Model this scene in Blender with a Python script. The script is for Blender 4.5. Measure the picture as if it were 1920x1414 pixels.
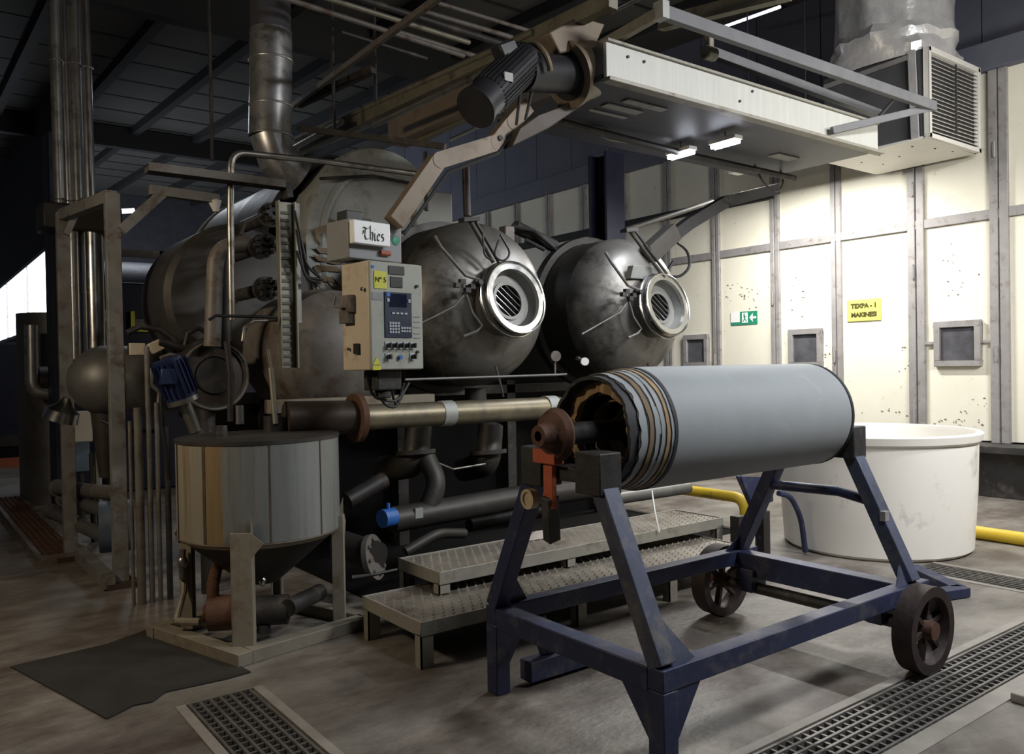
import bpy, bmesh, math, random
from mathutils import Vector as V, Matrix
random.seed(7)
S = bpy.context.scene
for o in list(bpy.data.objects): bpy.data.objects.remove(o)
R = math.radians
# ------------------------------------------------------------------ camera
F = 1537.0; PS = R(53); PT = R(-0.71); RO = R(-1.03); CH = 1.55
fw = V((math.cos(PS)*math.cos(PT), math.sin(PS)*math.cos(PT), math.sin(PT)))
r0 = V((math.sin(PS), -math.cos(PS), 0)); u0 = r0.cross(fw)
rt = math.cos(RO)*r0 + math.sin(RO)*u0; up = -math.sin(RO)*r0 + math.cos(RO)*u0
cam = bpy.data.objects.new('camera', bpy.data.cameras.new('camera')); S.collection.objects.link(cam)
cam.matrix_world = Matrix(((rt.x, up.x, -fw.x, 0), (rt.y, up.y, -fw.y, 0), (rt.z, up.z, -fw.z, CH), (0, 0, 0, 1)))
cam.data.sensor_width = 36; cam.data.lens = 36*F/1920; cam.data.clip_end = 200; cam.data.clip_start = .05
S.camera = cam
def at(px, py, x=None, y=None, z=None):
    """world point seen at (px, py) of the photograph that lies on the plane x=, y= or z="""
    d = fw + rt*((px-960)/F) - up*((py-707)/F)
    t = x/d.x if x is not None else (y/d.y if y is not None else (z-CH)/d.z)
    return V((t*d.x, t*d.y, CH+t*d.z))
# ------------------------------------------------------------------ world, exposure, lights
S.view_settings.view_transform = 'Standard'; S.view_settings.look = 'None'
S.view_settings.gamma = 1; S.view_settings.use_curve_mapping = False
S.view_settings.exposure = 0.0
w = bpy.data.worlds.new('World'); S.world = w; w.use_nodes = True
w.node_tree.nodes['Background'].inputs[0].default_value = (.75, .82, 1, 1)
w.node_tree.nodes['Background'].inputs[1].default_value = .010
def area(name, loc, tgt, sx, sy, power, col=(1, 1, 1), spread=180):
    l = bpy.data.lights.new(name, 'AREA'); l.shape = 'RECTANGLE'; l.size = sx; l.size_y = sy
    l.energy = power; l.color = col; l.spread = R(spread)
    o = bpy.data.objects.new(name, l); S.collection.objects.link(o); o.location = loc
    o.rotation_euler = (V(tgt)-V(loc)).to_track_quat('-Z', 'Y').to_euler(); return o
area('wall_lamp', (8.6, 6.0, 3.93), (8.6, 6.0, 0), .12, 1.2, 195, (1, .975, .93))
area('right_bay_lamp', (7.4, .6, 3.7), (8.8, 4.2, 2.0), 1.0, .3, 95, (1, .97, .92), 150)
area('right_front_lamp', (5.6, .2, 4.3), (5.8, 3.4, .9), 1.2, .4, 165, (.96, .97, 1), 170)
area('near_fill_light', (3.0, .4, 4.6), (3.4, 2.4, .8), 1.2, .3, 30, (.90, .95, 1), 110)  # added fill for the camera side, no fixture behind it
area('left_bay_lamp', (-1.3, 4.6, 3.0), (2.0, 5.0, 1.4), .8, .3, 52, (1, .82, .60))
area('far_bay_lamp', (3.2, 13.0, 5.6), (2.2, 13.0, 0), 1.5, .4, 60, (.85, .92, 1))
# ------------------------------------------------------------------ materials
MATS = {}
def mat(name, col, rough=.6, metal=0., var=.25, scale=4., bump=.0, dirt=None, dirtamt=.5, dscale=2.5, bscale=40., stretch=None, emit=None, spec=.5, grime=None):
    if name in MATS: return MATS[name]
    m = bpy.data.materials.new(name); m.use_nodes = True; nt = m.node_tree; N = nt.nodes; L = nt.links
    b = N['Principled BSDF']; MATS[name] = m
    b.inputs['Roughness'].default_value = rough; b.inputs['Metallic'].default_value = metal
    b.inputs['Specular IOR Level'].default_value = spec
    if emit:
        b.inputs['Base Color'].default_value = (*col, 1)
        b.inputs['Emission Color'].default_value = (*col, 1); b.inputs['Emission Strength'].default_value = emit
        return m
    tc = N.new('ShaderNodeTexCoord'); mp = N.new('ShaderNodeMapping'); L.new(tc.outputs['Object'], mp.inputs[0])
    if stretch: mp.inputs['Scale'].default_value = stretch
    n1 = N.new('ShaderNodeTexNoise'); n1.inputs['Scale'].default_value = scale; n1.inputs['Detail'].default_value = 6; n1.inputs['Roughness'].default_value = .65
    L.new(mp.outputs[0], n1.inputs[0])
    cr = N.new('ShaderNodeValToRGB'); cr.color_ramp.elements[0].position = .3; cr.color_ramp.elements[1].position = .7
    lo = [c*(1-var) for c in col]; hi = [min(1, c*(1+var)) for c in col]
    cr.color_ramp.elements[0].color = (*lo, 1); cr.color_ramp.elements[1].color = (*hi, 1)
    L.new(n1.outputs[0], cr.inputs[0]); out = cr.outputs[0]
    if dirt:
        n2 = N.new('ShaderNodeTexNoise'); n2.inputs['Scale'].default_value = dscale; n2.inputs['Detail'].default_value = 8; n2.inputs['Roughness'].default_value = .7
        L.new(mp.outputs[0], n2.inputs[0])
        c2 = N.new('ShaderNodeValToRGB'); c2.color_ramp.elements[0].position = .62-.25*dirtamt; c2.color_ramp.elements[1].position = .72-.1*dirtamt
        L.new(n2.outputs[0], c2.inputs[0])
        mx = N.new('ShaderNodeMix'); mx.data_type = 'RGBA'; L.new(c2.outputs[0], mx.inputs[0]); L.new(out, mx.inputs[6]); mx.inputs[7].default_value = (*dirt, 1)
        out = mx.outputs[2]
    L.new(out, b.inputs['Base Color'])
    mr = N.new('ShaderNodeMapRange'); mr.inputs[3].default_value = max(.03, rough-.12); mr.inputs[4].default_value = min(1, rough+.15)
    L.new(n1.outputs[0], mr.inputs[0]); L.new(mr.outputs[0], b.inputs['Roughness'])
    if bump:
        n3 = N.new('ShaderNodeTexNoise'); n3.inputs['Scale'].default_value = bscale; n3.inputs['Detail'].default_value = 5
        L.new(mp.outputs[0], n3.inputs[0])
        bp = N.new('ShaderNodeBump'); bp.inputs['Strength'].default_value = bump; bp.inputs['Distance'].default_value = .01
        L.new(n3.outputs[0], bp.inputs['Height']); L.new(bp.outputs[0], b.inputs['Normal'])
    return m
M_floor = mat('worn_concrete', (.205, .186, .16), .55, 0, .42, 2.2, .6, (.08, .06, .048), .72, 1.3, 30, stretch=(.8, 1.2, 1))
M_floor2 = mat('pale_concrete', (.33, .30, .26), .6, 0, .2, 3, .3, (.12, .10, .085), .5, 2, 30)
M_pit = mat('wet_black', (.012, .012, .012), .4)
M_ceil = mat('dark_roof_sheet', (.075, .072, .064), .8, 0, .2, .8)
M_purlin = mat('dark_purlin', (.012, .012, .012), .7)
M_clad = mat('blue_grey_cladding', (.13, .135, .175), .6, .1, .15, 1)
M_dark = mat('dark_wall', (.06, .06, .07), .8)
M_cream = mat('cream_panel', (.84, .81, .68), .55, 0, .04, 2, .03, (.45, .41, .33), .0, 6, 8)
M_post = mat('grey_post', (.34, .325, .32), .55, .2, .12, 6, 0, (.2, .17, .15), .3, 9)
M_ring = mat('porthole_dish_steel', (.22, .22, .205), .45, .4, .15, 6)
M_railg = mat('grey_rail_paint', (.15, .15, .155), .6, .2, .15, 5)
M_void = mat('shade_black', (.006, .0055, .0055), .85, spec=.1)  # near-black that stands in for shade and unlit hollows
M_gantry = mat('grey_gantry_paint', (.20, .195, .182), .55, .15, .2, 5, .05, (.10, .07, .05), .4, 6, 20)
M_vessel = mat('mottled_vessel_steel', (.19, .182, .165), .42, .6, .22, 3.5, .05, (.06, .056, .05), .5, 3, 14)
M_blk = mat('black_plinth', (.03, .028, .027), .55, 0, .5, 3, .4, (.10, .09, .08), .35, 5, 20)
M_ss = mat('dull_stainless', (.16, .157, .148), .5, .55, .14, 5, .04, (.10, .095, .085), .45, 2.2, 12)
M_ssd = mat('grimy_stainless', (.055, .052, .047), .5, .45, .3, 4, .08, (.05, .042, .035), .6, 3, 12)
M_disc = mat('grey_disc_steel', (.36, .37, .345), .6, .25, .12, 3, .03, (.16, .16, .14), .4, 3, 12)
M_brt = mat('polished_steel', (.62, .62, .60), .22, 1, .1, 8)
M_pipe = mat('steel_pipe', (.34, .325, .29), .35, .85, .2, 4, .05, (.10, .08, .06), .45, 5, 20)
M_pipeb = mat('bronze_stained_pipe', (.22, .19, .125), .42, .6, .25, 4, .05, (.13, .12, .10), .5, 5, 20)
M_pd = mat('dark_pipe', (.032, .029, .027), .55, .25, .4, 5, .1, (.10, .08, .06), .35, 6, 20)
M_tank = mat('stained_tank_steel', (.40, .37, .30), .42, .45, .16, 2.2, .03, (.30, .215, .11), .35, 1.6, 10, stretch=(6, 6, .25))
M_tanks = mat('weld_seam', (.10, .075, .05), .6, .3, .3, 8)
M_beige = mat('beige_grimy_paint', (.24, .215, .165), .55, .1, .2, 5, .05, (.16, .12, .08), .45, 5, 20)
M_frame = mat('grey_brown_paint', (.15, .137, .12), .55, .15, .25, 5, .05, (.09, .055, .035), .5, 6, 20)
M_rustf = mat('rusty_foot', (.05, .026, .018), .7, .2, .4, 8, .2)
M_blue = mat('blue_painted_steel', (.024, .031, .078), .48, .1, .25, 5, .05, (.085, .085, .10), .42, 7, 25)
M_blued = mat('worn_blue_steel', (.075, .085, .13), .5, .15, .3, 6, .05, (.16, .155, .15), .5, 9, 25)
M_motor = mat('deep_blue_motor', (.012, .022, .075), .42, .1, .3, 6)
M_bvalve = mat('bright_blue_paint', (.03, .13, .42), .4)
M_rust = mat('rust', (.13, .065, .04), .7, .3, .35, 9, .3, (.05, .028, .02), .5, 9, 30)
M_red = mat('red_oxide_paint', (.52, .115, .05), .55, 0, .15, 8)
M_gold = mat('tan_disc', (.60, .50, .33), .5, .1, .2, 12)
M_cloth = mat('slate_grey_wrap', (.285, .305, .312), .62, 0, .07, 2.5, .05, (.33, .35, .36), .18, 4, 12)
M_clothd = mat('dark_wrap_edge', (.035, .035, .038), .7, 0, .3, 8)
M_brown = mat('brown_paper', (.20, .14, .08), .8)
M_card = mat('brown_cardboard', (.40, .27, .135), .8, 0, .25, 8, .15, (.25, .16, .08), .4, 7)
M_tread = mat('step_tread', (.24, .215, .175), .5, .4, .25, 5, .0, (.11, .08, .055), .5, 4)
M_step = mat('step_frame_paint', (.30, .285, .24), .5, .2, .18, 5, .03, (.15, .12, .085), .4, 5)
M_encl = mat('beige_enclosure', (.56, .49, .37), .5, 0, .08, 4, .02, (.36, .27, .17), .25, 6)
M_face = mat('grey_green_face', (.33, .34, .29), .5, 0, .06, 5, .0, (.25, .25, .21), .3, 8)
M_boxg = mat('grey_box_paint', (.23, .235, .24), .5, 0, .08, 5)
M_white = mat('white_plate', (.93, .93, .91), .35, 0, .02, 4)
M_black = mat('black_plastic', (.018, .018, .02), .45)
M_ink = mat('black_ink', (.04, .04, .04), .6)
M_inkb = mat('faded_brown_ink', (.17, .115, .06), .6)
M_yel = mat('yellow_sticker', (.56, .55, .05), .5, 0, .05, 4)
M_yelp = mat('yellow_plate', (.86, .82, .16), .5, 0, .03, 4)
M_olive = mat('olive_ink', (.06, .055, .01), .6)
M_green = mat('green_sign', (.02, .28, .16), .45, 0, .03, 4)
M_screen = mat('navy_keypad', (.02, .03, .055), .35)
M_lcd = mat('dark_screen', (.012, .016, .035), .15)
M_key = mat('pale_key', (.40, .43, .45), .5)
M_grn = mat('dark_sign', (.02, .02, .018), .4)
M_tub = mat('white_polyethylene', (.90, .87, .80), .42, 0, .03, 1.5, .02, (.50, .47, .42), .22, 2.0)
M_ypipe = mat('yellow_guard_paint', (.72, .50, .04), .45, 0, .1, 6, .03, (.4, .28, .05), .3, 7)
M_mat = mat('dark_rubber_mat', (.027, .024, .020), .75, 0, .3, 3, .15)
M_grate = mat('galvanised_grating', (.22, .21, .195), .5, .6, .25, 10)
M_gratef = mat('concrete_kerb', (.30, .275, .24), .7, 0, .2, 5, .2)
M_hood = mat('off_white_hood', (.52, .52, .475), .5, .1, .07, 4, .02, (.50, .50, .45), .4, 3, 12, stretch=(6, 6, .5))
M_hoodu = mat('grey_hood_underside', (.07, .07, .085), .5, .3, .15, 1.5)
M_tanp = mat('tan_paint', (.205, .158, .108), .5, .15, .18, 4, .04, (.15, .10, .06), .35, 5)
M_tank2 = mat('cone_brown', (.05, .036, .026), .5, .2, .2, 4)
M_foil = mat('crumpled_foil', (.70, .69, .68), .30, .35, .12, 6, 1.0, bscale=9)
M_ahu = mat('white_cooler_paint', (.76, .74, .68), .5, 0, .05, 5)
M_ahud = mat('grey_cooler_side', (.17, .17, .18), .45, .5, .1, 4)
M_galv = mat('galvanised_duct', (.46, .46, .46), .34, .75, .22, 5, .12, (.17, .17, .17), .4, 4, 6)
M_chan = mat('beige_channel', (.22, .205, .155), .5, .3, .2, 5, 0, (.10, .09, .07), .4, 6)
M_tray = mat('galvanised_tray', (.25, .245, .19), .45, .5, .2, 9)
M_cable = mat('black_cable', (.012, .012, .012), .5)
M_rubber = mat('iron_wheel', (.05, .036, .033), .6, .4, .3, 9, .2, (.03, .024, .022), .4, 8, 40)
M_glass = mat('dark_inspection_glass', (.10, .10, .11), .12, 0, .4, 3)
M_navy = mat('navy_machine_paint', (.012, .014, .032), .5, .1)
M_orange = mat('orange_strip', (.42, .11, .045), .6)
M_lamp = mat('lamp_tube', (.86, .90, 1.0), emit=22)
M_day = mat('daylight_glazing', (.80, .88, 1.0), emit=6)
M_dayw = mat('small_lit_pane', (.9, .93, 1.0), emit=1.6)
M_tubel = mat('dim_tube', (.80, .85, 1.0), emit=1.3)
M_bark = mat('copper_flue', (.19, .12, .07), .4, .7, .3, 4, 0)
# ------------------------------------------------------------------ geometry builder
ORG = {}
def basis(d):
    d = V(d).normalized(); a = V((0, 0, 1)) if abs(d.z) < .95 else V((1, 0, 0))
    s = d.cross(a).normalized(); return s, s.cross(d).normalized(), d
class MB:
    def __init__(s): s.v = []; s.f = []
    def add(s, vs, fs):
        n = len(s.v); s.v += [V(p) for p in vs]; s.f += [tuple(i+n for i in f) for f in fs]; return s
    def box(s, x0, x1, y0, y1, z0, z1):
        vs = [(x, y, z) for z in (z0, z1) for y in (y0, y1) for x in (x0, x1)]
        return s.add(vs, [(0, 2, 3, 1), (4, 5, 7, 6), (0, 1, 5, 4), (2, 6, 7, 3), (0, 4, 6, 2), (1, 3, 7, 5)])
    def obox(s, c, X, Y, Z):
        c, X, Y, Z = V(c), V(X), V(Y), V(Z)
        vs = [c+X*a+Y*b+Z*d for d in (-1, 1) for b in (-1, 1) for a in (-1, 1)]
        return s.add(vs, [(0, 2, 3, 1), (4, 5, 7, 6), (0, 1, 5, 4), (2, 6, 7, 3), (0, 4, 6, 2), (1, 3, 7, 5)])
    def bar(s, p0, p1, w, h=None, upv=(0, 0, 1)):
        p0, p1 = V(p0), V(p1); h = h or w; d = p1-p0; u = V(upv)
        if d.normalized().cross(u).length < .05: u = V((0, 1, 0))
        sd = d.cross(u).normalized(); u = sd.cross(d).normalized()
        return s.obox((p0+p1)/2, d/2, sd*w/2, u*h/2)
    def tube(s, pts, r, seg=12, cap=True, fil=0, inner=None):
        pts = [V(p) for p in pts]
        if fil and len(pts) > 2:
            q = [pts[0]]
            for i in range(1, len(pts)-1):
                a, b, c = pts[i-1], pts[i], pts[i+1]; f = min(fil, (a-b).length*.49, (c-b).length*.49)
                A = b+(a-b).normalized()*f; C = b+(c-b).normalized()*f
                for k in range(7):
                    t = k/6; q.append(A*(1-t)**2+b*2*t*(1-t)+C*t*t)
            q.append(pts[-1]); pts = q
        n = len(pts); vs = []; fs = []; prev = None
        for i, p in enumerate(pts):
            t = (pts[min(i+1, n-1)]-pts[max(i-1, 0)]).normalized()
            if prev is None: a, b, _ = basis(t)
            else:
                a = (prev-t*prev.dot(t)).normalized(); b = a.cross(t)
            prev = a
            for k in range(seg):
                an = 2*math.pi*k/seg; vs.append(p+(a*math.cos(an)+b*math.sin(an))*r)
        for i in range(n-1):
            for k in range(seg):
                k2 = (k+1) % seg; fs.append((i*seg+k, i*seg+k2, (i+1)*seg+k2, (i+1)*seg+k))
        if cap: fs.append(tuple(range(seg))); fs.append(tuple((n-1)*seg+k for k in range(seg))[::-1])
        return s.add(vs, fs)
    def cyl(s, p0, p1, r0, r1=None, seg=28, cap=True):
        r1 = r0 if r1 is None else r1; p0, p1 = V(p0), V(p1); L = (p1-p0).length
        return s.lathe(p0, p1-p0, ([(0, 0)] if cap else [])+[(0, r0), (L, r1)]+([(L, 0)] if cap else []), seg)
    def lathe(s, o, ax, prof, seg=36, sx=1., sy=1.):
        o = V(o); a, b, d = basis(ax); vs = []; fs = []; n = len(prof)
        for t, r in prof:
            for k in range(seg):
                an = 2*math.pi*k/seg; vs.append(o+d*t+(a*math.cos(an)*sx+b*math.sin(an)*sy)*max(r, 1e-5))
        for i in range(n-1):
            for k in range(seg):
                k2 = (k+1) % seg; fs.append((i*seg+k, i*seg+k2, (i+1)*seg+k2, (i+1)*seg+k))
        return s.add(vs, fs)
    def ring(s, c, n, r0, r1, th, seg=40):
        return s.lathe(V(c)-V(n).normalized()*th/2, n, [(0, r0), (0, r1), (th, r1), (th, r0), (0, r0)], seg)
    def torus(s, c, n, Rr, r, seg=40, ss=10, a0=0, a1=360, squash=1.):
        a, b, d = basis(n); c = V(c)
        pts = [c+(a*math.cos(R(a0+(a1-a0)*i/seg))+b*math.sin(R(a0+(a1-a0)*i/seg))*squash)*Rr for i in range(seg+1)]
        return s.tube(pts, r, ss)
    def ell(s, c, rx, ry, rz, seg=24, rings=14):
        vs = []; fs = []
        for i in range(rings+1):
            p = math.pi*i/rings
            for k in range(seg):
                a = 2*math.pi*k/seg; vs.append(V(c)+V((rx*math.sin(p)*math.cos(a), ry*math.sin(p)*math.sin(a), rz*math.cos(p))))
        for i in range(rings):
            for k in range(seg):
                k2 = (k+1) % seg; fs.append((i*seg+k, (i+1)*seg+k, (i+1)*seg+k2, i*seg+k2))
        return s.add(vs, fs)
    def prism(s, poly, ext):
        poly = [V(p) for p in poly]; n = len(poly); e = V(ext)
        return s.add(poly+[p+e for p in poly], [tuple(range(n))[::-1], tuple(range(n, 2*n))]+[(i, (i+1) % n, (i+1) % n+n, i+n) for i in range(n)])
    def build(s, name, m, parent=None, bevel=0, kind=None, label=None, org=None):
        me = bpy.data.meshes.new(name)
        o = ORG[parent.name] if parent is not None else (V(org) if org is not None else None)
        if o is None:
            xs = [p.x for p in s.v]; ys = [p.y for p in s.v]; zs = [p.z for p in s.v]
            o = V(((min(xs)+max(xs))/2, (min(ys)+max(ys))/2, min(zs)))
        me.from_pydata([p-o for p in s.v], [], s.f)
        bm = bmesh.new(); bm.from_mesh(me); bmesh.ops.remove_doubles(bm, verts=bm.verts, dist=1e-5)
        bmesh.ops.recalc_face_normals(bm, faces=bm.faces); bm.to_mesh(me); bm.free()
        for p in me.polygons: p.use_smooth = True
        me.set_sharp_from_angle(angle=R(32)); me.materials.append(m)
        ob = bpy.data.objects.new(name, me); S.collection.objects.link(ob)
        ORG[ob.name] = o
        if parent is not None: ob.parent = parent
        else: ob.location = o
        if kind: ob['kind'] = kind
        if label: ob['label'] = label
        if bevel:
            b = ob.modifiers.new('bevel', 'BEVEL'); b.width = bevel; b.segments = 2; b.limit_method = 'ANGLE'; b.angle_limit = R(40)
        return ob
def thing(name, label, cat, loc, group=None):
    o = bpy.data.objects.new(name, None); S.collection.objects.link(o); o.location = loc; o.empty_display_size = .1
    o['label'] = label; o['category'] = cat
    if group: o['group'] = group
    ORG[o.name] = V(loc); return o
def tag(o, label, cat, group=None):
    o['label'] = label; o['category'] = cat
    if group: o['group'] = group
    return o
def text(name, body, size, c, X, Y, m, parent, th=.002, sx=1, bold=0):
    cu = bpy.data.curves.new(name, 'FONT'); cu.body = body; cu.size = size; cu.extrude = th; cu.offset = bold; cu.resolution_u = 3; cu.align_x = 'CENTER'; cu.align_y = 'CENTER'
    t = bpy.data.objects.new(name, cu); S.collection.objects.link(t)
    bpy.context.view_layer.update()
    me = bpy.data.meshes.new_from_object(t.evaluated_get(bpy.context.evaluated_depsgraph_get())); bpy.data.objects.remove(t)
    X = V(X).normalized(); Y = V(Y).normalized(); Z = X.cross(Y); o = ORG[parent.name]
    for v in me.vertices: v.co = V(c)+X*v.co.x*sx+Y*v.co.y+Z*v.co.z - o
    me.materials.clear(); me.materials.append(m)
    ob = bpy.data.objects.new(name, me); S.collection.objects.link(ob); ob.parent = parent; ORG[ob.name] = o
    return ob
GOTH = [  # broad-pen strokes of the blackletter word, unit height 1
 [(.0,.78),(.10,.9),(.42,.80),(.62,.9)], [(.30,.84),(.20,.3),(.30,.05),(.52,.1)], [(.12,.7),(.04,.4)], [(.12,.7),(.12,.5)],
 [(.70,1.05),(.70,.05)], [(.62,.95),(.74,1.08)], [(.70,.55),(.88,.62),(.92,.4),(.86,.0)],
 [(1.08,.55),(1.08,.08),(1.16,.02)], [(1.05,.76),(1.12,.84)],
 [(1.42,.5),(1.32,.45),(1.30,.12),(1.42,.03),(1.54,.12)], [(1.42,.55),(1.54,.42),(1.34,.28)],
 [(1.86,.52),(1.72,.55),(1.68,.38),(1.86,.26),(1.86,.08),(1.66,.04)]]
def gothic(name, c, X, Y, h, m, parent, nib=.045, th=.003):
    X = V(X).normalized(); Y = V(Y).normalized(); Z = X.cross(Y); b = MB()
    for st in GOTH:
        for (x0, y0), (x1, y1) in zip(st, st[1:]):
            P = [(x0-nib, y0-nib), (x1-nib, y1-nib), (x1+nib, y1+nib), (x0+nib, y0+nib)]
            b.prism([V(c)+X*(p-.95)*h+Y*(q-.5)*h for p, q in P], Z*th)
    return b.build(name, m, parent)

# ================================================================== THE SETTING
trench = [(1.05, 1.37, 2.03, 3.97), (-4, 14, 1.70, 2.03), (5.95, 6.27, 2.03, 3.06)]
xs = sorted({-6, 30, -4, 14, 1.05, 1.37, 5.95, 6.27}); ys = sorted({-4, 36, 1.70, 2.03, 3.97, 3.06})
fl = MB()
for x0, x1 in zip(xs, xs[1:]):
    for y0, y1 in zip(ys, ys[1:]):
        cx, cy = (x0+x1)/2, (y0+y1)/2
        hole = any(a < cx < b and c < cy < d for a, b, c, d in trench)
        fl.box(x0, x1, y0, y1, -.25, -.14 if hole else 0)
f_o = fl.build('floor', M_floor, kind='structure', org=(0, 0, 0))
for i, (a, b, c, d) in enumerate(trench):   # cast kerb strips along the drains
    k = MB(); e = .045
    if i == 1: k.box(a, b, d, d+e, 0, .004); k.box(a, b, c-e*2, c, 0, .004)
    else: k.box(a-e, a, c, d, 0, .004); k.box(b, b+e, c, d, 0, .004)
    k.build('trim_%d' % (i+1), M_gratef, kind='structure')
zc_ = lambda y: 6.25+.055*y
MB().prism([(-6, -4, zc_(-4)), (30, -4, zc_(-4)), (30, 36, zc_(36)), (-6, 36, zc_(36))], (0, 0, .1)).build('ceiling', M_ceil, kind='structure')
MB().box(-6, 30, 32, 32.2, 0, 8.0).build('wall_back', M_dark, kind='structure')
MB().box(-6.2, -6, -4, 32, 0, 8.0).build('wall_left', M_dark, kind='structure')
MB().box(-6, 30, -4.2, -4, 0, 6.9).build('wall_front', M_dark, kind='structure')
wr = MB()
for i in range(34): y = -4+i*1.05; wr.box(10.35, 10.5, y, y+1.035, 4.95, 8.0)
wr.box(10.42, 10.5, -4, 32, 0, 8.0)
wr.build('wall_right', M_clad, kind='structure')
MB().box(2.5, 6.2, 4.75, 7.3, 0, .003).build('trim_9', M_void, kind='structure')  # thin black sheet that paints the shade under the machine onto the floor
# roof purlins and rafters
MB().box(-5.9, 10.3, 11.5, 11.72, 6.3, 6.87).build('trim_10', M_purlin, kind='structure')
MB().box(-5.9, 10.3, 5.2, 5.36, 6.2, 6.52).build('trim_11', M_purlin, kind='structure')
MB().box(-5.9, 10.3, 21, 21.2, 6.9, 7.38).build('trim_12', M_purlin, kind='structure')
js = MB()
for k in range(22):
    y = 2+k*1.25; js.prism([(-6, y, zc_(y)-.012), (10.3, y, zc_(y)-.012), (10.3, y+.05, zc_(y)-.012), (-6, y+.05, zc_(y)-.012)], (0, 0, .02))
js.build('trim_13', M_purlin, kind='structure')
for i, x in enumerate([-.9, .5, 1.9, 3.3, 4.7, 6.1, 7.6, 9.1]):
    MB().bar((x, -3.9, zc_(-3.9)-.09), (x, 31.9, zc_(31.9)-.09), .16, .18).build('trim_%d' % (30+i), M_purlin, kind='structure')
# lit window of the far bay
pw = MB().box(2.62, 2.8, 18.3, 31.9, 0, 2.55).box(2.62, 2.8, 18.3, 31.9, 4.25, 7.6).box(2.62, 2.8, 18.0, 18.3, 0, 7.2)
pw.build('wall_inner', M_dark, kind='structure')
w1 = MB().box(2.60, 2.64, 18.3, 31.9, 2.55, 2.63).box(2.60, 2.64, 18.3, 31.9, 4.17, 4.25)
for y in (18.3, 22.8, 27.3, 31.8): w1.box(2.6, 2.64, y, y+.06, 2.6, 4.2)
w1 = w1.build('window_1', M_post, kind='structure')
MB().box(2.66, 2.70, 18.3, 31.9, 2.6, 4.2).build('pane', M_day, w1)

# ================================================================== PANELLED DRYER ENCLOSURE (right)
PY = [(1275, None), ]
posty = [0.4, 2.25, 3.05, 4.07, 5.01, 6.07, 7.01, 8.05, 9.01, 10.0, 11.0, 12.0, 13.0, 14.0, 15.0, 16.0]
T = thing('dryer_enclosure', 'long cream panelled machine enclosure with grey posts along the right side', 'machine', (10, 8, 0))
MB().box(9.75, 10.3, .4, 16, 0, .50).box(9.6, 10.3, .4, 16, .50, .585).build('plinth', M_blk, T, .01)
for y0, y1 in zip(posty, posty[1:]):
    MB().box(10.0, 10.06, y0+.05, y1-.05, .60, 3.13).build('door_panel', M_cream, T, .006)
    MB().box(10.0, 10.06, y0+.05, y1-.05, 3.24, 4.80).build('upper_panel', M_cream, T, .006)
for i, y in enumerate(posty):
    wd = .10 if i in (4, 3) else .07
    MB().box(9.955, 10.1, y-wd, y-.008, .585, 4.85).box(9.955, 10.1, y+.008, y+wd, .585, 4.85).box(9.975, 10.1, y-.01, y+.01, .585, 4.85).build('post', M_post, T, .006)
MB().box(9.965, 10.08, .4, 16, 3.13, 3.24).build('rail', M_post, T, .006)
MB().box(9.90, 10.3, .4, 16, 4.80, 5.12).build('top_beam', M_clad, T, .01)
MB().box(9.93, 10.1, 7.0, 16, 3.86, 3.99).build('rail', M_purlin, T, .01)
for y, zz in ((5.01, (3.62, 2.62, .86)), (4.07, (3.9, 1.6)), (7.01, (2.45,)), (6.07, (1.62,)), (8.05, (1.6,))):
    for z in zz:
        MB().cyl((9.94, y+.03, z-.09), (9.94, y+.03, z+.09), .013, seg=10).box(9.935, 9.96, y+.01, y+.05, z-.07, z+.07).build('hinge', M_post, T)
for y0, y1, z0, z1 in ((4.27, 4.80, 1.46, 2.0), (6.29, 6.80, 1.47, 2.0), (8.22, 8.70, 1.50, 2.0)):
    fr = MB(); e = .07
    fr.box(9.94, 10.0, y0, y1, z0, z0+e).box(9.94, 10.0, y0, y1, z1-e, z1).box(9.94, 10.0, y0, y0+e, z0+e, z1-e).box(9.94, 10.0, y1-e, y1, z0+e, z1-e)
    fr = fr.build('inspection_window', M_post, T, .006)
    MB().box(9.975, 9.995, y0+e, y1-e, z0+e, z1-e).build('pane', M_glass, fr)
MB().box(9.96, 10.0, 4.80, 5.0, 1.73, 1.76).box(9.96, 10.0, 4.08, 4.27, 1.73, 1.76).build('slide_bar', M_post, T)
sc = MB()   # chipped paint and scratches on the doors
rs = random.Random(3)
for cy, cz, n, sy, sz in ((7.6, 2.55, 34, .42, .16), (6.7, 2.45, 16, .2, .22), (5.15, 1.6, 8, .1, .2), (4.5, .80, 22, .4, .04), (5.4, .9, 8, .35, .03), (4.6, 2.6, 14, .3, .3), (6.2, 1.6, 10, .06, .2), (4.3, 1.0, 10, .2, .15)):
    for _ in range(n):
        y = cy+rs.gauss(0, sy*.6); z = cz+rs.gauss(0, sz*.6); a = rs.uniform(.003, .02); b_ = rs.uniform(.003, .012); k = rs.uniform(-.01, .01)
        if any(abs(y-p) < .12 for p in posty): continue
        sc.prism([(9.996, y-a, z-b_), (9.996, y+a, z-b_*.4+k), (9.996, y+a*.5, z+b_), (9.996, y-a*.6, z+b_*.7)], (.003, 0, 0))
sc.build('paint_chips', mat('paint_chips', (.22, .19, .15), .8), T, kind='stuff')
T = thing('yellow_sign', 'yellow rectangular sign with two lines of dark lettering on the cream doors', 'sign', (9.99, 5.7, 2.06))
MB().box(9.984, 9.996, 5.475, 5.935, 2.06, 2.34).build('sign_plate', M_yelp, T, .003)
text('lettering', 'TEXPA - 1', .080, (9.981, 5.70, 2.255), (0, -1, 0), (0, 0, 1), M_olive, T, bold=.004)
text('lettering', 'MAKINESI', .080, (9.981, 5.70, 2.14), (0, -1, 0), (0, 0, 1), M_olive, T, bold=.004)
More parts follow.
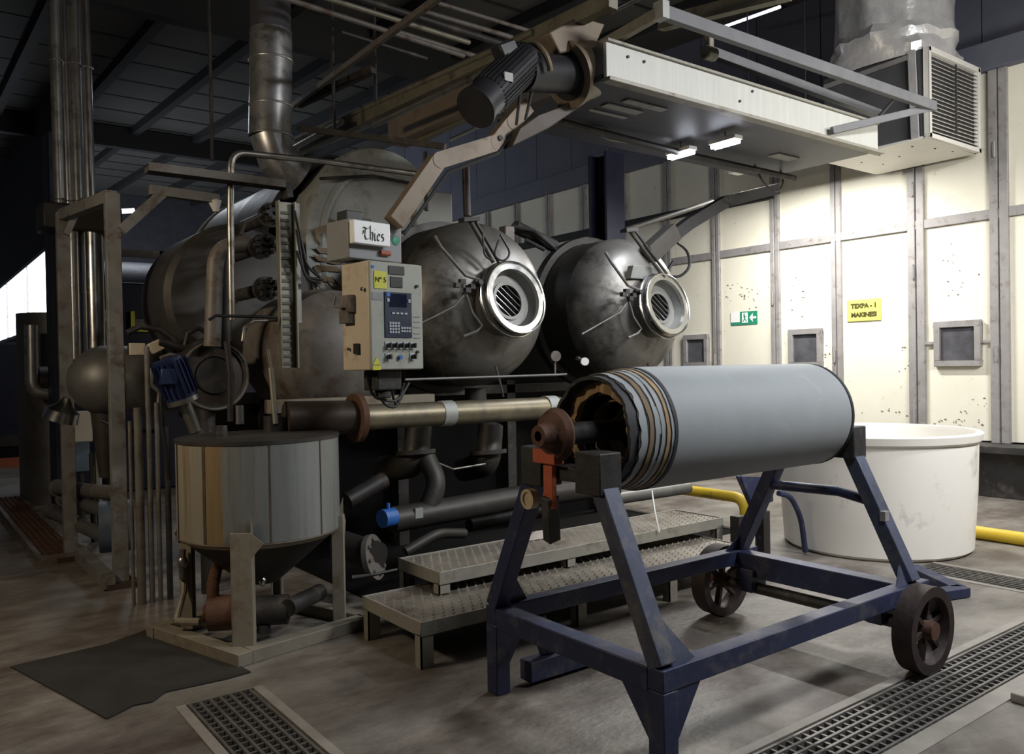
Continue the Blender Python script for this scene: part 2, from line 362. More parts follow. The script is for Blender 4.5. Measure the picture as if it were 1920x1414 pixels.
T = thing('exit_sign', 'small green and white emergency exit sign with arrow on the cream doors', 'sign', (9.99, 7.6, 2.11))
MB().box(9.988, 9.996, 7.335, 7.80, 2.11, 2.30).build('sign_plate', M_green, T)
MB().box(9.984, 9.988, 7.64, 7.80, 2.15, 2.30).box(9.984, 9.988, 7.50, 7.60, 2.135, 2.285).build('white_field', M_white, T)
MB().prism([(9.983, 7.47, 2.205), (9.983, 7.41, 2.27), (9.983, 7.41, 2.14)], (.003, 0, 0)).box(9.983, 9.987, 7.35, 7.415, 2.19, 2.22).build('arrow', M_white, T)
MB().ell((9.984, 7.56, 2.26), .002, .012, .012, 12, 8).bar((9.983, 7.56, 2.25), (9.983, 7.55, 2.2), .004, .02, (0, 1, 0)).bar((9.983, 7.55, 2.2), (9.983, 7.58, 2.15), .004, .012, (0, 1, 0)).bar((9.983, 7.55, 2.2), (9.983, 7.52, 2.155), .004, .012, (0, 1, 0)).bar((9.983, 7.56, 2.235), (9.983, 7.52, 2.22), .004, .01, (0, 0, 1)).build('running_figure', M_green, T)

# ================================================================== WHITE TUB
T = thing('plastic_tub', 'large round white plastic tub standing behind the blue roll cart', 'tub', (6.62, 3.70, 0))
MB().lathe((6.62, 3.70, 0), (0, 0, 1), [(0, 0), (0, .70), (.03, .735), (.5, .765), (.88, .775), (.90, .80), (.955, .81), (.965, .80), (.965, .76), (.93, .745), (.5, .73), (.06, .70), (.05, 0)], 72).build('shell', M_tub, T)
# yellow guard rails
T = tag(MB().tube([(6.38, 4.85, 0), (6.38, 4.85, .27), (6.36, 7.4, .27), (6.36, 7.4, 0)], .052, 18, fil=.16).build('guard_rail', M_ypipe), 'low yellow tubular guard rail with bent end, seen under the grey roll', 'guard rail')
T = tag(MB().tube([(7.42, 4.6, .056), (7.36, .6, .056)], .055, 18).build('yellow_pipe', M_ypipe), 'straight yellow pipe lying on the floor right of the white tub', 'pipe')

# ================================================================== ROLL CART
CX0, CX1, CY0, CY1, RZ = 2.27, 4.10, 2.11, 3.16, .42
T = thing('roll_cart', 'blue steel A-frame cart on iron wheels carrying the grey roll', 'cart', (3.2, 2.63, 0))
w_ = .085
for y, x0 in ((CY0, CX0-.04), (CY1, CX0-.04)):
    MB().box(x0, 4.22, y-.04, y+.04, RZ-.085, RZ).build('side_rail', M_blue, T, .005)
MB().box(CX0-.04, CX0+.05, CY0+.04, CY1-.04, RZ-.10, RZ-.005).build('cross_beam', M_blue, T, .005)
MB().box(4.02, 4.12, CY0+.04, CY1-.04, RZ-.14, RZ-.005).build('cross_beam', M_blue, T, .005)
for y, s in ((CY0, 1), (CY1, -1)):   # vertical front feet with gusset plates
    MB().box(CX0-.04, CX0+.04, y-.04, y+.04, 0, RZ-.086).build('foot', M_blue, T, .005)
    MB().prism([(CX0+.04, y-.035, RZ-.086), (CX0+.17, y-.035, RZ-.086), (CX0+.04, y-.035, .14)], (0, .01, 0)).prism([(CX0-.035, y+s*.04, RZ-.1), (CX0-.035, y+s*.18, RZ-.1), (CX0-.035, y+s*.04, .14)], (.01, 0, 0)).build('gusset', M_blue, T)
ax_y = 2.63
for X, nm in ((CX0, 'f'), (4.10, 'r')):
    ztop = 1.12 if nm == 'f' else 1.10
    for y0, y1 in ((CY0, 2.44), (CY1, 2.82)):
        m = M_blued if y0 == CY0 else M_blue
        MB().bar((X, y0, RZ), (X, y1, ztop), .075, .085, (1, 0, 0)).build('frame_leg', m, T, .005)
        s = 1 if y0 == CY0 else -1
        MB().prism([(X+(.045), y0-.01, RZ), (X+(.17 if nm == 'f' else -.14), y0-.01, RZ), (X+.045, y0+s*.06, RZ+.17)], (0, .012, 0)).build('gusset', m, T)
    for y0, y1 in ((2.37, 2.52), (2.74, 2.88)): MB().box(X-.06, X+.06, y0, y1, 1.03, 1.20).build('head_block', M_blk, T, .006)
    MB().box(X-.05, X+.05, 2.521, 2.739, 1.07, 1.13).build('cross_bar', M_blk, T, .004)
MB().tube([(4.10, 2.27, .80), (4.10, 2.5, .84), (4.10, 2.99, .83)], .028, 12).build('cross_tube', M_blue, T)
MB().box(4.05, 4.09, 2.21, 2.24, .72, .77).build('latch', M_post, T)
MB().cyl((4.05, 1.97, .215), (4.05, 3.32, .215), .033, seg=16).build('axle', M_pd, T)
for y in (2.20, 2.99): MB().box(3.98, 4.12, y, y+.08, .2, .33).build('axle_bracket', M_blue, T)
for y in (2.02, 3.27):
    wh = MB().lathe((4.05, y-.05, .215), (0, 1, 0), [(0, .165), (0, .215), (.10, .215), (.10, .165), (.06, .155), (.04, .155), (0, .165)], 40)
    for k in range(6):
        a = 2*math.pi*k/6+.3; wh.bar((4.05+.04*math.cos(a), y, .215+.04*math.sin(a)), (4.05+.165*math.cos(a), y, .215+.165*math.sin(a)), .022, .035, (0, 1, 0))
    wh = wh.build('wheel', M_rubber, T)
    MB().cyl((4.05, y-.06, .215), (4.05, y+.06, .215), .045, seg=20).build('hub', M_rust, wh)
# drawbar foot on the floor under the front beam
MB().box(2.42, 2.90, 3.10, 3.19, .02, .12).prism([(2.52, 3.14, .12), (2.62, 3.14, .12), (2.55, 3.14, .32), (2.45, 3.14, .32)], (0, .02, 0)).build('skid_foot', M_blue, T, .005)
# red bracket and tan disc on the far front leg
MB().box(2.19, 2.215, 2.64, 2.70, .95, 1.20).box(2.17, 2.225, 2.60, 2.745, 1.14, 1.20).build('bracket', M_red, T, .004)
pc = at(990, 936, x=2.17)
MB().cyl(pc, pc+V((.03, 0, 0)), .043, seg=28).ring(pc, (1, 0, 0), .030, .044, .014).build('end_cap', M_gold, T)
MB().bar((2.20, 2.67, 1.0), (2.25, 2.72, .80), .05, .06, (1, 0, 0)).build('bearing_bracket', M_blk, T, .004)
# --------------------------------------------------- the roll itself
AX = V((0, ax_y, 1.262))
T = thing('grey_roll', 'large cylindrical roll in slate grey wrap with frayed layered brown end', 'roll', (3.3, ax_y, .99))
def roll(x0, x1, r): return MB().lathe((x0, ax_y, 1.262), (1, 0, 0), [(0, r-.008), (0, r), (x1-x0, r), (x1-x0, r-.008), (0, r-.008)], 96)
MB().lathe((2.64, ax_y, 1.262), (1, 0, 0), [(0, .268), (0, .278), (1.35, .276), (1.365, .27), (1.365, .262), (0, .262)], 96).build('outer_wrap', M_cloth, T)
MB().lathe((4.006, ax_y, 1.262), (1, 0, 0), [(0, 0), (0, .275), (.012, .278), (.02, .274), (.02, .0)], 72).build('end_disc', M_clothd, T)
rr = random.Random(11)
def ragged(x, r, dx, thick, m, nm='wrap_layer', amp=.008):
    b = MB(); n = 96; vs = []; fs = []
    ph = [rr.uniform(-1, 1) for _ in range(n)]
    for k in range(n):
        a = 2*math.pi*k/n; e = amp*(ph[k]+ph[k-1]+.8*math.sin(5*a+x*90)); q = r+.25*amp*math.sin(7*a+x*50)
        for (xx, rad) in ((x+e, q), (x+e, q-thick), (x+dx, q-thick), (x+dx, q)):
            vs.append((xx, ax_y+rad*math.cos(a), 1.262+rad*math.sin(a)))
    for k in range(n):
        k2 = (k+1) % n
        for j in range(4): fs.append((k*4+j, k2*4+j, k2*4+(j+1) % 4, k*4+(j+1) % 4))
    return b.add(vs, fs).build(nm, m, T)
lay = [(2.632, .2785, M_clothd, .010), (2.618, .274, M_cloth, .004), (2.612, .271, M_clothd, .010), (2.592, .270, M_card, .003), (2.588, .267, M_clothd, .012), (2.562, .2655, M_cloth, .004), (2.553, .262, M_clothd, .012), (2.532, .262, M_cloth, .003), (2.526, .259, M_clothd, .012), (2.500, .258, M_brown, .003), (2.494, .255, M_clothd, .014), (2.455, .2525, M_cloth, .002), (2.45, .250, M_clothd, .010), (2.405, .243, M_clothd, .016)]
for x, r, m, t in lay: ragged(x, r, .05 if x < 2.6 else .02, t, m, amp=.0014 if x > 2.48 else .005)
ragged(2.44, .229, .2, .016, M_clothd, amp=.004); ragged(2.46, .214, .18, .045, M_card, 'cardboard_core', .006)
ragged(2.49, .170, .15, .012, M_clothd, amp=.004); ragged(2.52, .158, .1, .012, M_void, amp=.002)
MB().cyl((2.60, ax_y, 1.262), (2.63, ax_y, 1.262), .262, seg=48).build('inner_face', M_void, T)  # black disc painted in as the darkness inside the roll
ragged(2.54, .135, .06, .008, M_brown, 'cardboard_core', .006)
MB().cyl((2.62, ax_y, 1.262), (4.0, ax_y, 1.262), .095, seg=32).build('core_tube', M_clothd, T)
MB().cyl((2.14, ax_y, 1.262), (2.62, ax_y, 1.262), .048, seg=28).build('shaft', M_blk, T)
MB().cyl((4.02, ax_y, 1.262), (4.20, ax_y, 1.262), .05, seg=24).build('shaft', M_blk, T)
MB().lathe((2.16, ax_y, 1.262), (1, 0, 0), [(-.05, .022), (-.05, .045), (-.01, .055), (0, .06), (.02, .10), (.045, .115), (.055, .112), (.055, .045)], 48).build('end_flange', M_rust, T)

# ================================================================== STEP PLATFORMS
def platform(label, x0, x1, y0, y1, zt, legs, group=None):
    T = thing('step_platform', label, 'step', ((x0+x1)/2, (y0+y1)/2, 0), group)
    e = .05
    MB().box(x0, x1, y0, y0+.012, zt-.075, zt).box(x0, x1, y1-.012, y1, zt-.075, zt).box(x0, x0+.012, y0, y1, zt-.075, zt).box(x1-.012, x1, y0, y1, zt-.075, zt).build('frame', M_step, T, .002)
    tr = MB().box(x0+.012, x1-.012, y0+.012, y1-.012, zt-.02, zt-.008); n = int((x1-x0)/.062)
    for i in range(n):          # raised anti-slip teeth
        for j in range(int((y1-y0)/.055)):
            cx = x0+.04+i*.062+(.031 if j % 2 else 0); cy = y0+.035+j*.055
            if cx > x1-.03: continue
            a = .014; tr.add([(cx-a, cy, zt-.01), (cx, cy-.006, zt-.01), (cx+a, cy, zt-.01), (cx, cy+.006, zt-.01), (cx, cy, zt+.007)], [(0, 1, 4), (1, 2, 4), (2, 3, 4), (3, 0, 4)])
    tr.build('tread', M_tread, T)
    for x, y, *zb in legs:
        zb = zb[0] if zb else 0
        MB().box(x, x+.075, y, y+.008, zb, zt-.07).box(x, x+.008, y, y+.06, zb, zt-.07).build('leg', M_step, T)
platform('lower and wider steel step platform with toothed tread, nearest the blue cart', 2.13, 4.85, 3.64, 4.30, .245, [(2.13, 3.645), (3.2, 3.645), (4.0, 3.645), (4.77, 3.645), (2.13, 4.23), (3.2, 4.23), (4.77, 4.23)], 'step platforms')
platform('upper steel step platform with toothed tread, behind the lower step', 2.48, 5.02, 4.02, 4.50, .375, [(2.48, 4.025, .245), (3.45, 4.025, .245), (4.05, 4.43), (4.94, 4.025), (2.48, 4.43), (3.45, 4.43), (4.94, 4.43)], 'step platforms')
tag(MB().tube([at(1222, 920, y=4.12), at(1228, 960, y=4.03), at(1236, 998, y=4.0)], .006, 6).build('cable_tie', M_white), 'thin white strap hanging over the edge of the upper step platform', 'strap')
# papers and rags lying on the upper platform
tag(MB().add([(3.35, 4.36, .372), (3.62, 4.33, .375), (3.70, 4.44, .40), (3.45, 4.48, .392), (3.5, 4.4, .42)], [(0, 1, 4), (1, 2, 4), (2, 3, 4), (3, 0, 4), (0, 3, 2, 1)]).build('crumpled_rag', mat('pale_rag', (.38, .33, .29), .8)), 'crumpled pale rag lying on the upper step platform', 'rag')

# ================================================================== DYEING VESSELS
def kier(cx, label, yb=5.5, zc=2.06, r=.66, plate=True):
    T = thing('dyeing_vessel', label, 'machine', (cx, yb+.3, 1.3), 'porthole dyeing vessels')
    MB().lathe((cx, yb, zc), (0, 1, 0), [(0, r-.01), (0, r), (.5, r), (.62, r*.86), (.7, r*.5), (.72, 0)], 64).build('body', M_ssd, T)
    MB().lathe((cx, yb+.36, zc), (0, 1, 0), [(0, r+.005), (0, r+.065), (.09, r+.065), (.09, r+.005), (0, r+.005)], 64).build('flange', M_ssd, T)
    hp = []
    for i in range(15):
        a = math.pi/2*i/14; hp.append((-.40*math.sin(a), r*math.cos(a)**.78))
    MB().lathe((cx, yb, zc), (0, 1, 0), hp+[(-.40, 0)], 72).build('domed_head', M_vessel, T)
    n = V((.05, -1, .20)).normalized(); c0 = V((cx+.02, yb-.18, zc-.06)); c1 = c0+n*.37
    s1, s2, _ = basis(n)
    MB().lathe(c0, n, [(0, .25), (.32, .25), (.32, .285), (.37, .285)], 56).build('nozzle', M_ss, T)
    dr = MB().ring(c1, n, .225, .285, .035, 56).torus(c1+n*.02, n, .278, .010, 56, 8).torus(c1-n*.05, n, .29, .012, 56, 8).build('clamp_ring', M_brt, T)
    MB().lathe(c1, n, [(-.09, .135), (-.085, .2), (-.03, .225), (0, .235)], 56).ring(c1-n*.085, n, .125, .15, .02).build('inner_ring', M_ring, T)
    gr = MB()
    for k in range(-2, 3):
        o = k*.045; h = math.sqrt(max(.0, .130**2-o*o)); d1 = (s1*.75+s2*.66).normalized(); d2 = n.cross(d1)
        gr.tube([c1-n*.085+d2*o-d1*h, c1-n*.085+d2*o+d1*h], .005, 6)
    gr.build('grille_bar', M_brt, T)
    MB().lathe(c1-n*.125, n, [(0, 0), (0, .20), (.01, .20), (.02, 0)], 40).build('dark_port', M_void, T)  # black disc painted in as the darkness of the opening
    # swing lever, latches and chain on the left of the porthole
    b = c1-n*.07; L = -V((1, 0, 0))
    MB().tube([b+L*.26+V((0, 0, .14)), b+L*.40+V((0, 0, .17)), b+L*.62+V((0, -.02, .36)), b+L*.66+V((0, 0, .44))], .012, 8).tube([b+L*.34+V((0, 0, .1)), b+L*.50+V((0, 0, -.06)), b+L*.90+V((0, .05, -.25))], .008, 8).build('swing_lever', M_ss, T)
    MB().tube([b+L*.42+V((0, 0, .1)), b+L*.36+V((0, -.02, -.1)), b+L*.28+V((0, -.03, -.2)), b+L*.34+V((0, -.05, -.24)), b+L*.46+V((0, -.05, -.28))], .010, 8).build('latch_handle', M_ss, T)
    lb = MB()
    for q in range(5): lb.obox(b+L*(.3+.05*q)+V((0, -.01*q, .12-.03*(q % 3))), (.022, 0, 0), (0, .02, 0), (0, 0, .018))
    lb.cyl(b+L*.3+V((0, .05, .1)), b+L*.3+V((0, -.06, .12)), .02).build('latch_block', M_blk, T)
    if plate:
        c = V((cx-.12, yb-.395, zc+.30)); MB().obox(c, (.15, 0, 0), (0, .035, .0), (0, -.02, .055)).build('nameplate', M_disc, T, .004)
    # bottom drain neck
    MB().cyl((cx+.1, yb+.1, zc-r-.02), (cx+.1, yb+.1, zc-r-.30), .09).ring((cx+.1, yb+.1, zc-r-.16), (0, 0, 1), .09, .14, .03).build('drain_neck', M_ssd, T)
    MB().tube([(cx-.04, yb-.38, zc-.5), (cx-.03, yb-.42, zc-.62), (cx, yb-.42, zc-.74)], .009, 6).build('drain_cock', M_ssd, T)
    return T
kier(3.74, 'middle steel dyeing vessel with open round porthole, right of the control panel', plate=False)
kier(5.42, 'right-hand steel dyeing vessel with small nameplate and porthole, nearest the cream doors')
# large main vessel with flat lettered disc
T = thing('main_vessel', 'largest steel vessel with grey lettered disc end, behind the control panel', 'machine', (3.36, 7.5, 1.6))
bx, bz, br = 3.36, 2.55, .90
MB().lathe((bx, 6.75, bz), (0, 1, 0), [(0, br-.05), (0, br), (.95, br), (.95, br-.02)], 64, .98, 1).build('front_shell', M_pd, T)
MB().lathe((bx, 6.75, bz), (0, 1, 0), [(.95, br-.02), (.95, br), (2.25, br), (2.4, br*.93), (2.55, br*.72), (2.68, br*.4), (2.72, 0)], 64, .98, 1).build('shell', M_ss, T)
MB().lathe((bx, 8.9, bz), (0, 1, 0), [(0, br+.002), (0, br+.02), (.06, br+.02), (.06, br+.002), (0, br+.002)], 64, .98, 1).build('weld_band', M_disc, T)
dc = V((3.42, 6.40, 2.57)); dR = .91
MB().lathe(dc, (0, 1, 0), [(-.05, 0), (-.05, dR*.80), (-.03, dR*.98), (0, dR), (.34, dR), (.34, 0)], 80, .79, 1).build('disc_end', M_disc, T)
MB().lathe(dc, (0, 1, 0), [(-.055, dR*.76), (-.062, dR*.80), (-.05, dR*.84)], 80, .79, 1).build('disc_rim', M_disc, T)
gothic('lettering', (2.965, dc.y-.066, 2.44), (0, 0, -1), (1, 0, 0), .38, M_inkb, T, .06, .006)
MB().tube([at(600, 335, y=6.3), at(700, 330, y=6.3), at(775, 345, y=6.3)], .014, 8).build('rim_pipe', M_pd, T)
MB().lathe((2.55, 5.55, 1.68), (0, 1, 0), [(-.28, 0), (-.27, .16), (-.2, .33), (-.08, .44), (.1, .47), (.55, .47), (.6, 0)], 48).build('lower_chamber', M_frame, T)
MB().box(1.95, 3.2, 5.2, 5.32, 1.27, 1.36).build('support_beam', M_beige, T, .006)
# dark face plate cluster left of the disc
MB().lathe((2.1, 6.1, 2.1), (0, 1, 0), [(0, 0), (0, .52), (.05, .56), (.7, .56), (.7, 0)], 48).build('side_chamber', M_ssd, T)
MB().box(3.72, 4.10, 6.3, 6.6, 2.74, 3.14).build('square_box', M_disc, T, .01)
MB().box(3.5, 4.25, 6.1, 6.3, 2.70, 2.735).build('shelf_plate', M_disc, T)
for px, py in ((497, 460), (505, 540), (515, 400)):
    c = at(px, py, y=5.45); b = MB().cyl(c, c+V((0, .6, 0)), .045).ring(c+V((0, .08, 0)), (0, 1, 0), .03, .085, .03)
    for k in range(8):
        a = k*math.pi/4; b.obox(c+V((.06*math.cos(a), .0, .06*math.sin(a))), (.012, 0, 0), (0, .03, 0), (0, 0, .012))
    b.tube([c, c+V((.05, -.02, .03)), c+V((.1, 0, -.06))], .015, 8).build('valve', M_blk, T)
# underframe below the vessels, with black sheets standing in for shade
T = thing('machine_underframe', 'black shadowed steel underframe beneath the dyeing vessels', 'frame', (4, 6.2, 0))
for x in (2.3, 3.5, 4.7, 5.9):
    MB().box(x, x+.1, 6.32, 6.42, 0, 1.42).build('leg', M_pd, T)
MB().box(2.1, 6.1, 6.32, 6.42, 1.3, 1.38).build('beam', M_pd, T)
MB().box(1.9, 6.15, 6.5, 6.58, 0.0, 1.38).build('shade_panel', M_void, T)
MB().box(3.2, 5.75, 6.5, 6.58, 1.38, 2.5).build('shade_panel', M_void, T)  # black sheet added as the dark between the vessels
# ================================================================== PIPES IN FRONT OF THE VESSELS
T = thing('header_pipe', 'thick steel header pipe with flange, running beneath the vessels', 'pipe', (3.2, 4.9, 1.1))
MB().tube([(2.42, 4.9, 1.235), (4.15, 4.9, 1.225)], .085, 28).build('pipe_run', M_pipeb, T)
MB().ring((2.41, 4.9, 1.235), (1, 0, 0), .06, .16, .04).build('flange', M_rust, T)
MB().tube([(1.95, 4.95, 1.25), (2.41, 4.9, 1.24)], .11, 24).build('stub', M_tank2, T)
for x in (3.10, 4.05): MB().ring((x, 4.9, 1.231), (1, 0, 0), .084, .09, .10).build('clamp_band', M_disc, T)
T = tag(MB().tube([at(760, 712, y=4.62), at(1045, 703, y=4.62), at(1062, 702, y=4.62)], .009, 10).build('thin_rod', M_ss), 'thin bright steel rod running level from the control panel to the roll', 'rod')
for i, (px0, px1, lb) in enumerate(((700, 800, 'left'), (850, 935, 'right'))):
    t = thing('elbow_pipe', 'dark %s hand elbow pipe hanging below the header pipe' % lb, 'pipe', at(px1-20, 870, y=5.3))
    MB().tube([at(px1-15, 800, y=5.3), at(px1-20, 870, y=5.2), at(px0+20, 880, y=5.6)], .10, 20, fil=.12).build('pipe_run', M_ssd, t)
    MB().ring(at(px1-20, 848, y=5.22), (0, .1, 1), .09, .145, .03).build('flange', M_pd, t)
tag(MB().tube([at(800, 860, y=5.1), at(850, 880, y=5.15), at(910, 870, y=5.1)], .008, 6).build('hanging_cable', M_pipe), 'thin cable sagging between the two dark elbow pipes', 'cable')
T = thing('low_header_pipe', 'lower horizontal steel pipe near the floor with bright blue end cap', 'pipe', (3.2, 5.0, .4))
MB().tube([at(735, 975, y=5.0), at(960, 935, y=5.0), at(1110, 915, y=5.0)], .09, 24).build('pipe_run', M_ssd, T)
MB().tube([at(800, 960, y=5.0), at(822, 905, y=5.0), at(800, 860, y=5.1)], .07, 18, fil=.1).build('branch', M_ssd, T)
c = at(716, 973, y=4.9); MB().cyl(c, c+V((.10, .02, 0)), .062, seg=24).tube([c+V((.05, 0, .05)), c+V((.05, 0, .10))], .012, 8).build('blue_actuator', M_bvalve, T)
MB().obox(at(785, 962, y=4.92), (.03, 0, 0), (0, .01, 0), (0, 0, .035)).build('label_plate', M_disc, T)
T = thing('flange_valve', 'round grey cast valve flange on the floor left of the upper step', 'valve', at(700, 1040, y=4.85))
c = at(700, 1045, y=4.85)
b = MB().ring(c, (.6, -.7, .2), .04, .15, .035)
for k in range(8):
    a = k*math.pi/4; s1, s2, n = basis((.6, -.7, .2)); b.cyl(c+(s1*math.cos(a)+s2*math.sin(a))*.115-n*.03, c+(s1*math.cos(a)+s2*math.sin(a))*.115+n*.035, .012, seg=8)
b.build('flange', M_frame, T)
MB().tube([c+V((.02, -.02, 0)), c+V((-.1, .3, .05))], .10, 20).build('valve_body', M_ssd, T)
MB().tube([at(760, 1035, y=4.8), at(820, 1000, y=4.8), at(870, 1000, y=4.9)], .035, 14, fil=.08).build('branch', M_ssd, T)
tag(MB().tube([at(660, 1082, y=4.6), at(700, 1078, y=4.55), at(745, 1068, y=4.5)], .010, 8).build('thin_rod', M_brt), 'short bright rod near the floor between the tank and the upper step', 'rod')
for i, (a, b, r, m, lb) in enumerate((((650, 940), (720, 900), .06, M_pd, 'black pipe stub behind the beige tank, above the blue cap'),
        ((880, 985), (1010, 960), .05, M_pd, 'black pipe running low behind the upper step platform'),
        ((1120, 940), (1290, 915), .055, M_ss, 'pale steel pipe on the floor under the grey roll'))):
    tag(MB().tube([at(*a, y=5.2), at(*b, y=5.25)], r, 16).build('floor_pipe', m), lb, 'pipe')

# ================================================================== MIXING TANK
vd = V((.53, .848, 0)).normalized(); sd = V((vd.y, -vd.x, 0))
tc = V((1.69, 4.84, 0))+sd*.045
T = thing('mixing_tank', 'round stained steel mixing tank on a beige legged skid', 'tank', tc)
MB().lathe(tc, (0, 0, 1), [(.55, .37), (.58, .435), (.60, .463), (1.155, .463), (1.155, .453), (.61, .45)], 72).build('shell', M_tank, T)
fc = math.atan2(-.7986, -.6018)
def arc_plate(nm, k0, k1, m):
    b = MB(); n = 20; vs = []; fs = []
    for i in range(n+1):
        a = fc+k0+(k1-k0)*i/n
        for rr_ in (.4632, .4650):
            for z in (.612, 1.15): vs.append(tc+V((rr_*math.cos(a), rr_*math.sin(a), z)))
    for i in range(n):
        o = i*4; p = o+4
        fs += [(o+2, p+2, p+3, o+3), (o, o+1, p+1, p), (o+1, o+3, p+3, p+1), (o, p, p+2, o+2)]
    fs += [(0, 2, 3, 1), (n*4, n*4+1, n*4+3, n*4+2)]
    return b.add(vs, fs).build(nm, m, T)
arc_plate('brown_stained_plate', -.37, -.13, mat('brown_stained_tank', (.30, .215, .115), .45, .35, .2, 3, .03, (.20, .13, .06), .4, 3, 10, stretch=(6, 6, .3)))
arc_plate('grey_plate', -.13, 1.9, mat('grey_tank_steel', (.27, .28, .265), .42, .5, .12, 2.5, .03, (.19, .18, .15), .3, 2, 10, stretch=(5, 5, .3)))
sm = MB()
for k in (-.95, -.38, -.36, .42, 1.1): a = fc+k; sm.bar(tc+V((.4665*math.cos(a), .4665*math.sin(a), .615)), tc+V((.4665*math.cos(a), .4665*math.sin(a), 1.15)), .008, .004, (math.cos(a), math.sin(a), 0))
sm.torus(tc+V((0, 0, .605)), (0, 0, 1), .463, .006, 72, 6).build('weld_seam', M_tanks, T)
MB().lathe(tc, (0, 0, 1), [(.30, .06), (.30, .10), (.58, .43)], 48).build('cone_bottom', M_ssd, T)
MB().lathe(tc, (0, 0, 1), [(1.15, .470), (1.17, .470), (1.175, .30), (1.185, .0)], 64).build('lid', M_ssd, T)
MB().cyl(tc+V((.15, .15, 1.17)), tc+V((.15, .15, 1.27)), .06).build('lid_fitting', M_pd, T)
MB().cyl(tc+V((-.22, 0, 1.17)), tc+V((-.22, 0, 1.24)), .035).build('lid_fitting', M_pd, T)
legs = {'near': -vd*.46, 'right': sd*.46, 'left': -sd*.44+vd*.02, 'far': vd*.46}
for nm, off in legs.items():
    d = off.normalized(); t = V((-d.y, d.x, 0)); p = tc+off+d*.025
    ww = .052 if nm == 'near' else .03
    MB().obox(p+V((0, 0, .355)), t*ww, d*.006, V((0, 0, .325))).obox(p+t*ww-d*.03+V((0, 0, .355)), t*.005, d*.035, V((0, 0, .325))).obox(p-t*ww-d*.03+V((0, 0, .355)), t*.005, d*.035, V((0, 0, .325))).build('leg', M_beige, T, .002)
    MB().prism([p+t*ww+V((0, 0, .68)), p+t*ww+V((0, 0, .78)), p+t*ww-d*.06+V((0, 0, .60))], t*.006).prism([p+t*ww+V((0, 0, .68)), p+t*(ww+.07)+V((0, 0, .62)), p+t*ww+V((0, 0, .54))], d*.006).build('gusset', M_beige, T)
n0 = tc-vd*.56; l0 = tc-sd*.60-vd*.02; r_0 = tc+sd*.62; f0 = tc+vd*.5
for a, b in ((n0-sd*.0, l0), (n0, r_0), (l0, f0), (r_0, f0)):
    d = (b-a).normalized(); a2 = a-d*.05
    if a is n0 and b is r_0: a2 = a+d*.05
    MB().bar(a2+V((0, 0, .035)), b-d*.03+V((0, 0, .035)), .09, .07).build('skid_beam', M_beige, T, .003)
# pump under the tank
pp = at(400, 1150, z=.17); pa = V((.8, -.45, 0)).normalized()
P = MB().cyl(pp-pa*.02, pp+pa*.12, .10, seg=28).cyl(pp+pa*.12, pp+pa*.15, .115, seg=28).cyl(pp-pa*.05, pp-pa*.02, .05).tube([pp+V((0, 0, .08)), pp+V((0, 0, .16)), pp+V((.1, .25, .2))], .035, 12).build('pump', M_rust, T)
MB().cyl(pp+pa*.16, pp+pa*.42, .085, seg=24).box(pp.x+.2, pp.x+.26, pp.y-.2, pp.y-.14, .05, .1).build('pump_motor', M_pd, P)
MB().tube([at(330, 1165, z=.13), at(375, 1166, z=.13)], .022, 10).tube([at(330, 1165, z=.13), at(345, 1110, y=5.0), at(345, 1040, y=5.05)], .018, 10).build('suction_pipe', M_beige, P)
MB().ell(at(342, 1055, y=5.0), .03, .03, .04).cyl(at(342, 1085, y=5.0), at(342, 1030, y=5.0), .02, seg=12).build('valve', M_pipe, T)
MB().ell(at(492, 1090, z=.35), .022, .022, .03).build('bright_valve', M_brt, T)
MB().cyl(at(540, 1140, z=.2), at(600, 1110, z=.2), .05, seg=16).build('outlet_pipe', M_pd, T)
tag(MB().tube([at(503, 655, y=4.95), at(508, 690, y=4.95)], .010, 8).tube([at(508, 690, y=4.95), at(517, 795, y=4.9)], .017, 10).build('agitator_rod', M_chan), 'yellowish upright rod standing in the mixing tank lid', 'rod')

# ================================================================== CONTROL PANEL + UPPER BOX
ya = R(9); X = V((math.cos(ya), math.sin(ya), 0)); Y = V((-math.sin(ya), math.cos(ya), 0)); Z = V((0, 0, 1))
c = at(690, 497, y=4.2); c.z = 1.545           # near-left bottom corner
PW, PH, PD = .385, .625, .265
T = thing('control_panel', 'beige control cabinet with keypad and knobs hanging in front of the vessels', 'control panel', c)
MB().obox(c+X*PW/2+Y*PD/2+Z*PH/2, X*PW/2, Y*PD/2, Z*PH/2).build('enclosure', M_encl, T, .008)
door = MB().obox(c+X*PW/2-Y*.006+Z*PH/2, X*(PW/2-.004), Y*.008, Z*(PH/2-.004)).build('door', M_face, T, .004)
def pf(u, v): return c+X*u*PW+Z*v*PH-Y*.016       # point on the door, u right, v up (0..1)
def plate(nm, u0, u1, v0, v1, m, th=.004, par=None):
    a, b = pf((u0+u1)/2, (v0+v1)/2), None
    return MB().obox(a, X*(u1-u0)*PW/2, Y*th, Z*(v1-v0)*PH/2).build(nm, m, par or T, .001)
kp = plate('keypad', .25, .76, .30, .72, M_screen, .006)
MB().obox(pf(.50, .645)-Y*.007, X*.062, Y*.002, Z*.038).build('screen', M_lcd, kp)
def key(u, v, a, b_): MB().obox(pf(u, v)-Y*.008, X*a, Y*.003, Z*b_).build('key', M_key, kp)
for i in range(4):
    for j in range(4): key(.34+.052*i, .35+.028*j, .007, .006)
for i in range(4):
    for j in range(2): key(.56+.05*i, .36+.03*j, .007, .006)
for i in range(4): key(.40+.08*i, .525, .010, .005)
key(.31, .645, .008, .010); key(.71, .645, .008, .010)
MB().obox(pf(.31, .695)-Y*.008, X*.014, Y*.002, Z*.012).build('blue_mark', M_bvalve, kp)
